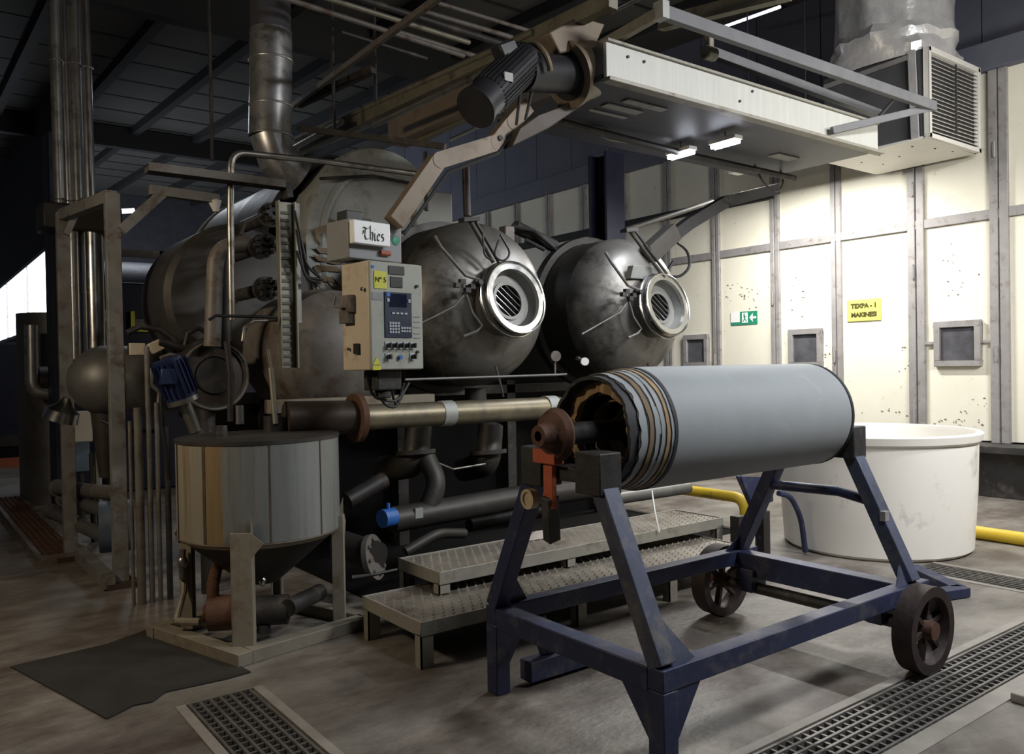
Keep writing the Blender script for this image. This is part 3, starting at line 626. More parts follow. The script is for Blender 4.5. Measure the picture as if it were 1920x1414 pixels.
plate('dark_label', .34, .64, .885, .965, M_grn); plate('dark_label', .37, .60, .765, .865, M_grn)
ys_ = plate('yellow_sticker', .07, .30, .745, .905, M_yel, .003)
text('lettering', 'Nº 5', .042, pf(.185, .825)-Y*.006, X, Z, M_olive, T, .001)
plate('warning_sticker', .02, .16, .0, .04, M_yel, .003)
MB().prism([pf(.02, .05), pf(.16, .05), pf(.09, .12)], -Y*.003).build('warning_triangle', M_yel, T)
plate('grey_label', .03, .22, .64, .71, M_boxg, .002)
plate('blue_sticker', .03, .08, .93, .955, M_bvalve, .003)
for u, v in ((.29, .225), (.40, .225), (.52, .225), (.64, .225), (.76, .225), (.29, .12), (.76, .12)):
    k = MB().obox(pf(u, v)-Y*.002, X*.016, Y*.003, Z*.022).build('switch_plate', M_key, T)
    MB().cyl(pf(u, v), pf(u, v)-Y*.03, .013, seg=16).obox(pf(u, v)-Y*.034, X*.005, Y*.008, Z*.014).build('knob', M_black, k)
k = MB().cyl(pf(.51, .115), pf(.51, .115)-Y*.02, .012, seg=16).build('blue_button', M_bvalve, T)
for u, v in ((.87, .79), (.86, .165)): MB().cyl(pf(u, v), pf(u, v)-Y*.014, .009, seg=14).build('door_lock', M_ink, T)
for v in (.50, .45, .40, .34, .30): MB().obox(pf(.87, v), X*.025, Y*.001, Z*.003).build('printed_line', M_boxg, T)
# left side: connector, door catch
ls = lambda u, v: c+Y*u*PD-X*.012+Z*v*PH
MB().obox(ls(.68, .62), X*.022, Y*.05, Z*.05).obox(ls(.72, .50), X*.03, Y*.045, Z*.038).tube([ls(.95, .70)-X*.04, ls(.98, .60)-X*.05, ls(.7, .58)-X*.04], .008, 8).build('cable_connector', M_olive if False else M_frame, T, .004)
MB().obox(ls(.42, .20), X*.008, Y*.02, Z*.03).obox(ls(.72, .20), X*.004, Y*.006, Z*.008).build('side_handle', M_black, T)
MB().cyl(ls(.15, .74), ls(.15, .74)-X*.008, .012, seg=14).build('side_screw', M_brt, T)
# wiring and bracket below
cb = c+X*.2+Y*.15
MB().obox(cb-Z*.06, X*.09, Y*.07, Z*.06).cyl(cb-Z*.12, cb-Z*.17, .05, seg=16).build('cable_gland_box', M_blk, T, .01)
for i, (a, b_, d) in enumerate(((-.12, .20, -.16), (-.05, .16, -.2), (.04, .2, -.18))):
    MB().tube([cb+X*a, cb+X*(a+.04)+Z*(d), cb+X*.10+Z*(d-.04), cb+X*b_+Z*(-.08)], .009, 8, fil=.06).build('cable', M_cable, T)
# upper box
c2 = at(676, 487, y=4.28); c2.z = 2.185; UW, UH, UD = .34, .225, .22
U = thing('junction_box', 'grey junction box with white nameplate on top of the control cabinet', 'box', c2)
MB().obox(c2+X*(UW/2-.06)+Y*(UD/2)+Z*UH/2, X*(UW/2+.02), Y*UD/2, Z*UH/2).build('enclosure', M_boxg, U, .006)
q = c2-Y*.03+X*.0
MB().obox(c2+X*.045-Y*.035+Z*.145, X*.128, Y*.022, Z*.066).build('white_nameplate', M_white, U, .005)
gothic('nameplate_lettering', c2+X*.05-Y*.059+Z*.142, X, Z, .080, M_ink, U, .035, .002)
rc = c2+X*.255-Y*.002+Z*.13
MB().lathe(rc, -Y, [(0, 0), (.003, .022), (.004, .0)], 24).ring(rc, Y, .024, .028, .004).build('green_sticker', M_green, U)
MB().cyl(c2+X*.13-Y*.015+Z*.045, c2+X*.2-Y*.015+Z*.045, .015, seg=14).build('red_lamp', mat('dull_red', (.35, .10, .06), .5), U)
MB().obox(c2-X*.0+Y*.1+Z*(UH+.03), X*.055, Y*.05, Z*.028).obox(c2+X*.09+Y*.1+Z*(UH+.012), X*.04, Y*.04, Z*.012).build('cable_gland', M_black, U, .005)

# ================================================================== OVERHEAD HOOD
T = thing('exhaust_hood', 'long off-white overhead hood with dark underside above the vessels', 'hood', (5.3, 4.4, 3.385))
hx0, hx1, hy0, hy1, hz0, hz1 = 3.66, 6.92, 3.80, 4.98, 3.385, 3.61
MB().box(hx0, hx1, hy0, hy0+.03, hz0, hz1).build('front_panel', M_hood, T, .004)
MB().box(hx0, hx1, hy0+.03, hy1, hz0+.03, hz1).build('body', M_ahud, T, .004)
MB().box(hx0, hx1+.06, hy0-.03, hy0+.05, hz0-.025, hz0).box(hx0, hx1, hy0-.02, hy0+.04, hz1, hz1+.02).build('edge_trim', M_step, T, .003)
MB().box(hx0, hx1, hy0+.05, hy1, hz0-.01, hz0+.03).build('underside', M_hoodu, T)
for x0, x1, y0, y1 in ((4.05, 4.45, 4.0, 4.07), (4.0, 4.35, 4.14, 4.22), (4.0, 4.35, 4.30, 4.34), (6.2, 6.5, 4.3, 4.42)):
    MB().box(x0, x1, y0, y1, hz0-.022, hz0-.01).build('pale_strip', M_disc, T, .004)  # pale strips set on the hood underside
for x, z in ((3.85, 3.55), (4.0, 3.55), (5.0, 3.47), (5.15, 3.57)):
    MB().cyl((x, hy0, z), (x, hy0-.01, z), .010, seg=10).build('bolt', M_ink, T)
MB().tube([(3.8, 4.55, 3.33), (5.4, 4.60, 3.30), (6.9, 4.62, 3.30)], .028, 10).build('hanging_rail', M_pd, T)
# rail frame around the hood
T = thing('rail_frame', 'grey channel frame slung above and in front of the overhead hood', 'frame', (5.3, 3.5, 3.7))
A = at(1240, 22, y=3.5); B = at(1752, 200, y=3.5)
MB().bar(A, B, .05, .085).build('front_channel', M_railg, T, .004)
A2 = at(1325, 95, y=3.95); B2 = at(1650, 215, y=3.95)
MB().bar(A2, B2, .06, .07).build('inner_channel', M_railg, T, .004)
C0 = at(1560, 245, y=3.75); MB().bar(B, C0, .03, .06).build('return_channel', M_railg, T, .004)
MB().bar(A, at(1070, 120, y=4.2), .05, .07).build('left_channel', M_chan, T, .004)
MB().bar(at(1683, 178, y=3.5), at(1645, 222, y=3.75), .02, .02).build('strut', M_railg, T)
MB().box(A.x-.03, A.x+.03, A.y-.04, A.y+.04, A.z-.05, A.z+.06).build('joint_plate', M_disc, T)
cl = at(1330, 95, y=3.75); MB().bar(cl+V((0, 0, .12)), cl-V((0, 0, .06)), .05, .05).cyl(cl-V((.05, 0, .02)), cl+V((.05, 0, -.02)), .05, seg=14).build('clamp', M_chan, T, .01)
# lamps under the hood
for px, py, y, lb in ((1277, 291, 4.63, 'bright tube lamp under the hood, the lower left of the two'), (1360, 271, 4.2, 'bright tube lamp under the hood, the upper right of the two')):
    p = at(px, py, z=3.28); t = thing('hood_lamp', lb, 'lamp', p, 'tube lamps under the hood')
    MB().box(p.x-.05, p.x+.05, p.y-.13, p.y+.13, p.z+.018, p.z+.05).build('housing', M_ahu, t, .004)
    MB().tube([(p.x-.02, p.y-.12, p.z), (p.x-.02, p.y+.12, p.z)], .015, 12).tube([(p.x+.02, p.y-.12, p.z), (p.x+.02, p.y+.12, p.z)], .015, 12).build('tube', M_lamp, t)
    MB().tube([(p.x, p.y, p.z+.05), (p.x, p.y, 3.38)], .008, 6).build('hanger', M_post, t)
area('hood_light', (5.3, 4.62, 3.24), (5.3, 4.62, 0), .15, .3, 15, (.86, .90, 1))
area('hood_light', (5.35, 4.2, 3.24), (5.35, 4.2, 0), .15, .3, 15, (.90, .93, 1))
t = thing('tube_lamp', 'white batten lamp above the cream doors, hidden behind the overhead hood', 'lamp', (8.6, 6, 3.95))
MB().box(8.5, 8.7, 5.35, 6.65, 3.95, 4.02).build('housing', M_ahu, t, .004)
MB().tube([(8.6, 5.6, 4.02), (8.6, 5.6, 6.9)], .008, 6).build('hanger', M_pd, t)
MB().tube([(8.6, 6.4, 4.02), (8.6, 6.4, 6.9)], .008, 6).build('hanger', M_pd, t)
# hanging cable loop at the right of the lamps
tag(MB().tube([at(1410, 300, y=4.7), at(1432, 345, y=4.7), at(1456, 362, y=4.7), at(1471, 345, y=4.7), at(1462, 315, y=4.7)], .010, 8, fil=.12).build('cable_loop', M_ssd), 'loop of cable hanging under the right end of the overhead hood', 'cable')
tag(MB().tube([at(1100, 235, y=4.6), at(1130, 240, y=4.6), at(1180, 268, y=4.6), at(1140, 262, y=4.6), at(1112, 245, y=4.6)], .008, 8, fil=.06).build('cable_coil', M_pipe), 'coil of grey cable hanging behind the left end of the hood', 'cable')
tag(MB().tube([at(1262, 490, y=5.3), at(1248, 515, y=5.3), at(1275, 521, y=5.3), at(1295, 500, y=5.3), at(1290, 470, y=5.3), at(1270, 455, y=5.3)], .014, 8, fil=.2).build('hose_loop', M_cable), 'black hose loop above the right-hand porthole', 'hose')
# ------------------------------------------------ fan + motor at the hood's left end
T = thing('hood_fan', 'black motor and fan with tan duct mounted on the left end of the hood', 'fan', at(1000, 150, y=4.0))
fa = at(1135, 110, y=4.05); fb = at(1075, 130, y=4.15)
bq = MB(); a0 = at(1128, 65, y=3.95); a1 = at(1140, 150, y=3.95); b0 = at(1060, 75, y=4.2); b1 = at(1075, 200, y=4.2)
ctr = at(1065, 140, y=4.1); axd = (at(1140, 120, y=4.1)-ctr).normalized()
MB().lathe(ctr, axd, [(0, .175), (.01, .20), (.20, .19), (.34, .15)], 40).build('duct_cone', M_tanp, T)
MB().ring(ctr, axd, .165, .215, .03).build('duct_flange', M_tanp, T)
MB().prism([at(1030, 60, y=4.0), at(1085, 30, y=4.0), at(1135, 45, y=4.0), at(1115, 90, y=4.0), at(1050, 100, y=4.0)], (0, .25, 0)).build('upper_duct', M_tanp, T, .01)
MB().lathe(ctr, axd, [(-.02, 0), (-.02, .165), (.0, .17)], 32).build('fan_opening', M_black, T)
f2 = at(1000, 130, y=4.0)
MB().torus(f2, axd, .15, .018, 36, 10, -20, 230).build('guard_ring', M_tanp, T)
MB().cyl(f2-axd*.1, ctr, .12, seg=28).build('fan_casing', M_black, T)
m0 = at(985, 112, y=4.0); m1 = at(895, 200, y=3.9); md = (m1-m0).normalized()
MB().cyl(m0, m1, .115, seg=32).cyl(m1, m1+md*.02, .125, seg=32).build('motor', M_black, T)
fin = MB()
s1, s2, n = basis(md)
for k in range(30):
    a = 2*math.pi*k/30; d = s1*math.cos(a)+s2*math.sin(a); fin.obox(m0+(m1-m0)*.42+d*.118, (m1-m0)*.36, d*.006, n.cross(d)*.003)
fin.build('cooling_fin', M_black, T)
MB().obox(m0+(m1-m0)*.62-V((0, .12, -.03)), (.03, 0, 0), (0, .006, 0), (0, 0, .025)).build('motor_plate', M_disc, T)
MB().obox(m0+(m1-m0)*.35+V((-.02, 0, .13)), (.06, 0, .03), (0, .05, 0), (-.03, 0, .05)).build('terminal_box', M_black, T, .01)
MB().prism([at(975, 240, y=4.15), at(1010, 215, y=4.15), at(1065, 195, y=4.15), at(1080, 160, y=4.15), at(1110, 185, y=4.15), at(1030, 240, y=4.15), at(960, 275, y=4.15)], (0, .12, 0)).build('lower_bracket', M_tank2, T, .006)
for a, b in (((985, 225), (1000, 160)), ((968, 235), (975, 175))): MB().tube([at(*a, y=4.05), at(*b, y=4.0)], .010, 8).build('cable', M_cable, T)
# tan bent arm
T = thing('swing_arm', 'tan bent steel arm sloping down from the hood to the control cabinet', 'arm', at(740, 415, y=4.3))
top = [(735, 420), (810, 300), (925, 262), (948, 225), (958, 250), (930, 285), (830, 318), (752, 420)]
arm = MB()
P1 = [at(*p, y=4.28) for p in ((738, 418), (818, 303), (925, 270), (955, 232), (985, 200))]
for i, (a, b) in enumerate(zip(P1, P1[1:])): arm.bar(a, b, .088+.004*(i % 2), .10)
for p in P1[1:-1]: arm.cyl(p-V((0, .0475, 0)), p+V((0, .0475, 0)), .050, seg=24)
arm.build('box_section', M_tanp, T)
MB().tube([P1[0]+V((.04, -.05, -.07)), P1[1]+V((.05, -.05, -.07)), P1[2]+V((0, -.05, -.07)), P1[3]+V((0, -.05, -.07))], .012, 8).build('cable', M_cable, T)
for p in (P1[2]+V((.02, -.047, .03)), P1[2]+V((.09, -.047, .05))): MB().cyl(p, p-V((0, .01, 0)), .018, seg=12).build('pivot_bolt', M_pd, T)
# ================================================================== OVERHEAD CHANNELS AND PIPES
def run(name, m, r, pts, label, cat='pipe', group=None, sq=False, seg=12):
    b = MB()
    if sq:
        for a, c_ in zip(pts, pts[1:]): b.bar(a, c_, r*1.6, r*2)
    else: b.tube(pts, r, seg)
    return tag(b.build(name, m), label, cat, group)
run('overhead_channel', M_chan, .05, [at(1150, 0, y=3.7), at(560, 282, y=8.2)], 'longest beige overhead channel running back from above the motor', 'channel', sq=True)
run('overhead_channel', M_chan, .022, [at(1000, 60, y=4.4), at(555, 262, y=8.2)], 'narrow pale strip running just above the longest beige channel', 'channel')
run('overhead_pipe', M_pipe, .025, [at(900, 140, y=4.6), at(700, 235, y=6.2)], 'slim grey pipe just below the longest beige channel')
run('overhead_channel', M_tanp, .12, [at(960, 150, y=4.9), at(745, 250, y=6.6)], 'broad tan duct channel below the slim grey pipe', 'channel', sq=True)
run('overhead_channel', M_chan, .035, [at(990, 160, y=4.8), at(785, 262, y=6.3)], 'beige channel directly above the tan bent arm', 'channel', sq=True)
run('overhead_pipe', M_brt, .014, [at(945, 215, y=4.8), at(845, 262, y=5.6)], 'thin shiny conduit just above the tan bent arm')
run('overhead_pipe', M_pipe, .03, [at(640, 228, y=6.8), at(550, 278, y=8.0)], 'pale pipe ending beside the grey elbow duct')
run('overhead_channel', M_frame, .022, [at(830, -10, y=4.4), at(540, 205, y=7.6)], 'dark sloping channel crossing the upper centre of the ceiling', 'channel', sq=True)
run('overhead_channel', M_pd, .035, [at(700, 130, y=6.4), at(560, 195, y=7.4)], 'short dark channel right of the grey elbow duct', 'channel', sq=True)
for i, (a, b, r, m, lb) in enumerate((
        ((520, -8), (870, 105), .022, M_frame, 'uppermost left pipe of the crosswise bundle under the roof'),
        ((560, -20), (880, 80), .022, M_chan, 'second pipe of the crosswise bundle under the roof'),
        ((620, -20), (960, 88), .03, M_pd, 'dark thick pipe in the crosswise bundle under the roof'),
        ((730, 55), (900, 108), .022, M_frame, 'short pipe low in the crosswise bundle, left of the motor'),
        ((790, 20), (960, 70), .022, M_frame, 'pale pipe above the motor in the crosswise bundle'),
        ((820, 5), (1000, 60), .018, M_frame, 'thin pale pipe highest above the motor'),
        ((640, 60), (800, 110), .018, M_pd, 'thin dark pipe lowest in the crosswise bundle'))):
    run('crosswise_pipe', m, r, [at(*a, y=6.0), at(*b, y=6.0)], lb)
for px, y0, y1, lb in ((627, 75, 245, 'thin upright hanger rod right of the grey elbow duct'), (705, 110, 188, 'short hanger rod in the middle of the pipe bundle'), (398, 170, 300, 'thin hanger rod left of the grey elbow duct')):
    q_ = at(px, y1, y=6.6)
    run('hanger_rod', M_pd, .014, [q_, V((q_.x, q_.y, 6.6))], lb, 'rod')
run('angle_bar', M_pd, .022, [at(560, 240, y=6.4), at(835, 275, y=5.2)], 'dark angle bar crossing below the overhead channels', 'bar', sq=True)
run('overhead_strip', M_tubel, .02, [at(1358, 50, y=7.0), at(1462, 13, y=5.8)], 'thin glowing tube lamp high behind the hood frame', 'lamp')
run('overhead_channel', M_chan, .06, [at(1240, 45, y=5.4), at(1480, -15, y=4.0)], 'grey brown channel high behind the hood frame', 'channel', sq=True)
run('overhead_pipe', M_pipe, .022, [at(1145, 22, y=4.8), at(1205, -8, y=4.3)], 'bright short pipe above the tan duct of the fan')
# braces from the vessels
run('brace_bar', M_pd, .028, [at(1172, 432, y=5.6), at(1335, 378, y=6.0)], 'grey brace bar above the right-hand vessel', 'bar')
EXA = thing('fume_extractor', 'dark jointed exhaust arm rising right of the right-hand vessel', 'arm', at(1225, 470, y=5.2))
def pbar(nm, m, r_, pts, par):
    b = MB()
    for a, c_ in zip(pts, pts[1:]): b.bar(a, c_, r_*1.6, r_*2)
    return b.build(nm, m, par)
pbar('arm_segment', M_black, .055, [at(1225, 470, y=5.2), at(1290, 420, y=5.2), at(1360, 378, y=5.2), at(1455, 355, y=5.2)], EXA)
pbar('nozzle', M_ssd, .08, [at(1215, 478, y=5.15), at(1262, 435, y=5.15)], EXA)
for a, b, y, lb in (((880, 412), (925, 492), 5.0, 'steel strut leaning onto the middle vessel porthole'), ((1180, 432), (1245, 520), 5.0, 'steel strut leaning onto the right-hand vessel porthole')):
    t = thing('lid_strut', lb, 'strut', at(*b, y=y))
    MB().tube([at(*a, y=y), at(*b, y=y)], .016, 10).build('rod', M_ssd, t); MB().tube([at(a[0]+10, a[1], y=y), at(b[0]+10, b[1], y=y)], .012, 10).build('rod', M_pd, t)
    MB().obox(at(*a, y=y), (.07, 0, .01), (0, .04, 0), (0, 0, .015)).build('hinge_block', M_pd, t)
tag(MB().tube([at(935, 450, y=4.9), at(925, 480, y=4.9), at(945, 492, y=4.9), at(958, 475, y=4.9), at(938, 440, y=4.9)], .008, 8, fil=.05).build('cable_loop', M_cable), 'small loop of cable above the middle vessel porthole', 'cable')
tag(MB().tube([at(905, 440, y=4.95), at(908, 480, y=4.95), at(925, 490, y=4.95)], .008, 8, fil=.05).build('hanging_cable', M_cable), 'short hanging cable left of the small loop on the middle vessel', 'cable')
run('drop_pipe', M_pd, .03, [at(873, 310, y=5.4), at(876, 405, y=5.4)], 'dark upright pipe above the middle vessel')
run('drop_pipe', M_pd, .018, [at(798, 285, y=5.6), at(800, 395, y=5.6)], 'thin upright pipe beside the tan arm over the main vessel')
T = thing('actuator', 'blue grey actuator with black hoses between the middle and right vessels', 'valve', at(1000, 440, y=6.3))
MB().cyl(at(965, 425, y=6.0), at(1040, 462, y=6.0), .06, seg=16).build('cylinder', M_pd, T)
MB().tube([at(960, 425, y=5.9), at(1000, 432, y=5.9), at(1045, 470, y=5.9)], .02, 8).tube([at(985, 450, y=5.9), at(1020, 468, y=5.9)], .02, 8).build('hose', M_black, T)
MB().obox(at(950, 440, y=5.7), (.05, 0, 0), (0, .05, 0), (0, 0, .07)).build('bracket', M_frame, T, .01)
T = thing('blue_column', 'dark blue steel roof column standing behind the right-hand vessel', 'column', (8.3, 8.6, 0))
MB().box(8.15, 8.5, 8.5, 8.54, 0, 4.6).box(8.15, 8.5, 8.84, 8.88, 0, 4.6).box(8.31, 8.35, 8.54, 8.84, 0, 4.6).build('column_profile', mat('column_blue', (.012, .014, .035), .5, .1), T)
T = thing('pressure_gauge', 'small round gauge with white face on the pipework left of the roll', 'gauge', at(1093, 680, y=4.9))
c = at(1095, 678, y=4.9); MB().cyl(c, c+V((-.02, -.035, 0)), .032, seg=20).build('gauge_face', M_white, T); MB().tube([c+V((0, .01, 0)), c+V((-.06, .02, .03))], .02, 8).build('gauge_stem', M_black, T)
T = thing('pressure_gauge', 'dark round gauge between the middle and right vessels', 'gauge', at(1040, 668, y=5.3))
c = at(1040, 668, y=5.3); MB().cyl(c, c+V((-.01, -.03, 0)), .045, seg=24).build('gauge_face', M_frame, T); MB().tube([c, c-V((0, 0, .15))], .01, 8).build('gauge_stem', M_frame, T)

# ================================================================== AIR COOLER + FOIL DUCT
T = thing('air_cooler', 'white louvred air cooler unit hanging high before the cream doors', 'air cooler', (9.3, 4.8, 3.85))
ax0, ax1, ay0, ay1, az0, az1 = 8.68, 9.86, 4.2, 5.45, 3.87, 4.82
MB().box(ax0, ax1, ay0+.03, ay1, az0, az0+.03).build('base_pan', M_ahu, T, .01)
MB().box(ax0+.02, ax1-.02, ay0+.06, ay1-.02, az0+.03, az1).build('side_casing', M_ahud, T, .01)
fr = MB(); e = .05
fr.box(ax0, ax0+e, ay0, ay0+.06, az0, az1).box(ax1-e, ax1, ay0, ay0+.06, az0, az1).box(ax0, ax1, ay0, ay0+.06, az0, az0+e).box(ax0, ax1, ay0, ay0+.06, az1-e, az1).build('louvre_frame', M_ahu, T, .004)
for k in range(19):
    z = az0+.075+k*.0435; MB().add([(ax0+e, ay0+.005, z), (ax1-e, ay0+.005, z), (ax1-e, ay0+.045, z+.028), (ax0+e, ay0+.045, z+.028), (ax0+e, ay0+.005, z-.004), (ax1-e, ay0+.005, z-.004), (ax1-e, ay0+.045, z+.024), (ax0+e, ay0+.045, z+.024)], [(0, 1, 2, 3), (4, 7, 6, 5), (0, 4, 5, 1), (3, 2, 6, 7)]).build('louvre_blade', M_ahu, T)
MB().box(ax0+.57, ax0+.59, ay0-.01, ay0+.004, az0+.12, az1-.08).build('centre_rod', M_ink, T)
MB().bar((ax0-.01, 4.35, az0+.02), (ax0-.01, 4.38, az1), .02, .08, (0, 1, 0)).build('foil_seam', M_foil, T)
MB().bar((ax0-.015, 4.4, az1-.06), (ax0-.015, 5.4, az1-.1), .02, .05).build('edge_strip', M_post, T)
for x, y in ((8.9, 4.5), (9.2, 4.4), (9.5, 4.35), (8.95, 4.9), (9.2, 4.8), (9.1, 5.2), (9.4, 5.1)): MB().cyl((x, y, az0), (x, y, az0-.006), .012, seg=8).build('rivet', M_ink, T)
rf = random.Random(5); vs = []; fs = []; n = 44; rows = [(4.80, .56, .58), (4.92, .60, .60), (5.02, .64, .62), (5.10, .66, .66), (5.2, .60, .62), (5.45, .62, .62), (5.75, .64, .62), (6.2, .62, .64), (6.9, .62, .62)]
for z, rx, ry in rows:
    for k in range(n):
        a = 2*math.pi*k/n; q = 1+rf.uniform(-.035, .035)+.03*math.sin(9*a+z*3)
        if z < 4.95: q = 1/max(abs(math.cos(a)), abs(math.sin(a)))**.7
        vs.append((9.20+rx*q*math.cos(a), 4.85+ry*q*math.sin(a), z+(rf.uniform(-.02, .02) if z > 4.85 else 0)))
for i in range(len(rows)-1):
    for k in range(n): fs.append((i*n+k, i*n+(k+1) % n, (i+1)*n+(k+1) % n, (i+1)*n+k))
D = MB().add(vs, fs).build('foil_duct', M_foil)
tag(D, 'crumpled silver foil duct rising from the top of the air cooler', 'duct')

# ================================================================== LEFT SIDE: FRAME, DUCTS, EXCHANGER
T = thing('elbow_duct', 'grey sheet metal duct dropping from the roof and bending right', 'duct', (2.55, 6.7, 3.1))
dp = [at(508, 60, y=6.7), at(508, 150, y=6.7), at(506, 255, y=6.7), at(520, 300, y=6.7), at(562, 332, y=6.7)]
MB().tube(dp[:3], .172, 36).build('upright_section', M_galv, T)
MB().tube([dp[2]+V((0, 0, .02)), dp[3], dp[4]], .168, 36).build('elbow', M_galv, T)
for p in (at(508, 115, y=6.7), at(508, 200, y=6.7), at(507, 255, y=6.7)): MB().torus(p, (0, 0, 1), .174, .010, 36, 8).build('joint_band', M_galv, T)
MB().tube([dp[0]+V((0, 0, -.05)), dp[0]+V((0, 0, 2.6))], .165, 36).build('upper_section', M_dark, T)
for i, px in enumerate((112, 129, 146, 168)):
    lb = ['leftmost shiny flue pipe of the four beside the far lamp glow', 'second shiny flue pipe from the left of the four', 'third flue pipe from the left of the four, brown stained above', 'rightmost shiny flue pipe of the four'][i]
    p = at(px, 380, y=9+.05*(i % 2)); m = [M_galv, M_brt, M_galv, M_brt][i]
    t = thing('flue_pipe', lb, 'pipe', (p.x, p.y, 3.2), 'shiny flue pipes')
    MB().tube([(p.x, p.y, 3.2), (p.x-.02, p.y, 6.7)], .05 if i != 3 else .055, 20).build('pipe_run', M_galv if i % 2 == 0 else mat('bright_flue', (.65, .65, .66), .3, 1, .15, 3), t)
    for z in (3.25, 4.6): MB().torus((p.x, p.y, z), (0, 0, 1), .058, .006, 20, 6).build('joint_band', M_galv, t)
T = thing('flue_manifold', 'box-like dark manifold carrying the four flue pipes', 'manifold', (1.45, 9.05, 2.9))
MB().box(1.15, 1.85, 8.85, 9.3, 2.95, 3.2).build('manifold_box', M_ssd, T, .02)
MB().tube([(1.6, 9.0, 2.95), (1.6, 9.0, 1.4)], .10, 20).build('down_pipe', M_brt, T)
MB().tube([(1.42, 9.0, 2.95), (1.42, 9.0, 1.7)], .06, 16).build('down_pipe', M_galv, T)
# steel gantry frame: two posts, top beams, brackets
T = thing('pipe_gantry', 'grey brown steel portal frame with bracketed posts, left of the tank', 'frame', (1.25, 6.9, 0))
MB().box(1.24, 1.34, 6.46, 6.54, .04, 2.86).build('post', M_gantry, T, .004)
MB().box(1.10, 1.20, 7.68, 7.76, .04, 2.90).build('post', M_gantry, T, .004)
MB().box(1.18, 1.40, 6.40, 6.60, 0, .04).build('base_plate', M_rustf, T)
MB().box(1.04, 1.26, 7.62, 7.82, 0, .04).build('base_plate', M_rustf, T)
MB().bar((1.29, 6.5, 2.84), (1.15, 7.72, 2.88), .08, .09).build('top_beam', M_gantry, T, .004)
a = at(228, 432, y=6.3); b = at(305, 362, y=6.3)
MB().bar(a, b, .07, .06, (0, 1, 0)).build('diagonal_brace', M_gantry, T, .003)
MB().bar(at(280, 356, y=6.3), at(410, 374, y=6.3), .07, .07).build('side_arm', M_gantry, T, .003)
MB().bar(at(140, 405, y=7.6), at(124, 440, y=7.6), .05, .05, (0, 1, 0)).build('corner_gusset', M_gantry, T)
tag(MB().lathe(at(402, 372, y=6.3), (.1, 0, -1), [(0, .02), (.02, .05), (.10, .02), (.10, 0)], 20).build('funnel', M_ahu), 'small pale funnel hanging under the side arm of the portal frame', 'funnel')
# cable ladder tray
T = thing('cable_tray', 'perforated cable ladder running level then dropping down beside the vessel', 'cable tray', (2.1, 5.2, 1.55))
ta = at(275, 318, y=5.3); tb = at(530, 350, y=5.3); tcn = at(540, 372, y=5.3); te = at(540, 690, y=5.25)
MB().bar(ta, tb, .10, .035).build('level_section', M_pd, T)
MB().bar((ta+V((0, -.055, .01))), tb+V((0, -.055, .01)), .006, .05).build('side_flange', M_frame, T)
MB().bar(tb+V((.02, 0, .02)), tcn, .10, .04).build('bend', M_pd, T)
top_ = at(541, 380, y=5.25); L_ = top_.z-te.z
MB().box(te.x-.055, te.x+.055, te.y, te.y+.006, te.z, top_.z).build('back_plate', M_tray, T)
MB().box(te.x-.06, te.x-.052, te.y-.05, te.y+.006, te.z, top_.z).box(te.x+.052, te.x+.06, te.y-.05, te.y+.006, te.z, top_.z).build('side_rail', M_tray, T)
for k in range(int(L_/.05)):
    z = te.z+.02+k*.05; MB().box(te.x-.045, te.x+.030, te.y-.008, te.y, z, z+.018).build('slot_rung', M_frame, T)
MB().box(te.x+.062, te.x+.10, te.y-.01, te.y+.02, te.z+.3, top_.z).build('cable_cover', M_disc, T)
for i, (a, b, m_) in enumerate((((552, 395), (600, 520), (575, 500)), ((556, 430), (606, 525), (570, 520)), ((556, 470), (600, 530), (575, 525)))):
    tag(MB().tube([at(*a, y=5.15), at(*m_, y=5.15), at(*b, y=5.15)], .010, 8, fil=.15).build('hanging_cable', M_cable), ['uppermost', 'middle', 'lowest'][i]+' black cable drooping right from the cable ladder', 'cable')
tag(MB().tube([at(455, 640, y=5.3), at(435, 600, y=5.35), at(432, 400, y=5.35), at(433, 285, y=5.35), at(600, 302, y=5.35), at(780, 326, y=5.35)][1:], .022, 12, fil=.10).build('bent_conduit', M_pipe), 'thin conduit rising left of the vessel then bending over to the right', 'pipe')
T = thing('bent_pipe', 'beige lagged pipe bending from the vessel down to the round filter', 'pipe', at(400, 640, y=5.6))
MB().tube([at(480, 458, y=5.6), at(405, 462, y=5.6), at(398, 650, y=5.6)], .055, 20, fil=.16).build('pipe_run', M_frame, T)
MB().tube([at(424, 480, y=5.65), at(424, 640, y=5.65)], .035, 16).build('pipe_run', M_ss, T)
run('thin_hose', M_cable, .010, [at(392, 600, y=5.2), at(405, 592, y=5.2), at(520, 595, y=5.2)], 'thin black hose crossing in front of the beige bent pipe', 'hose')
run('small_tube', M_pipe, .012, [at(455, 640, y=5.3), at(458, 615, y=5.3), at(475, 602, y=5.3), at(525, 600, y=5.3)], 'small curved tube left of the cable ladder at mid height')
run('small_tube', M_ssd, .012, [at(452, 440, y=5.3), at(460, 418, y=5.3), at(490, 402, y=5.3)], 'small curved tube left of the cable ladder near its top')
run('small_tube', M_frame, .03, [at(560, 620, y=5.6), at(572, 660, y=5.6), at(560, 690, y=5.6)], 'short curved pipe right of the cable ladder foot')
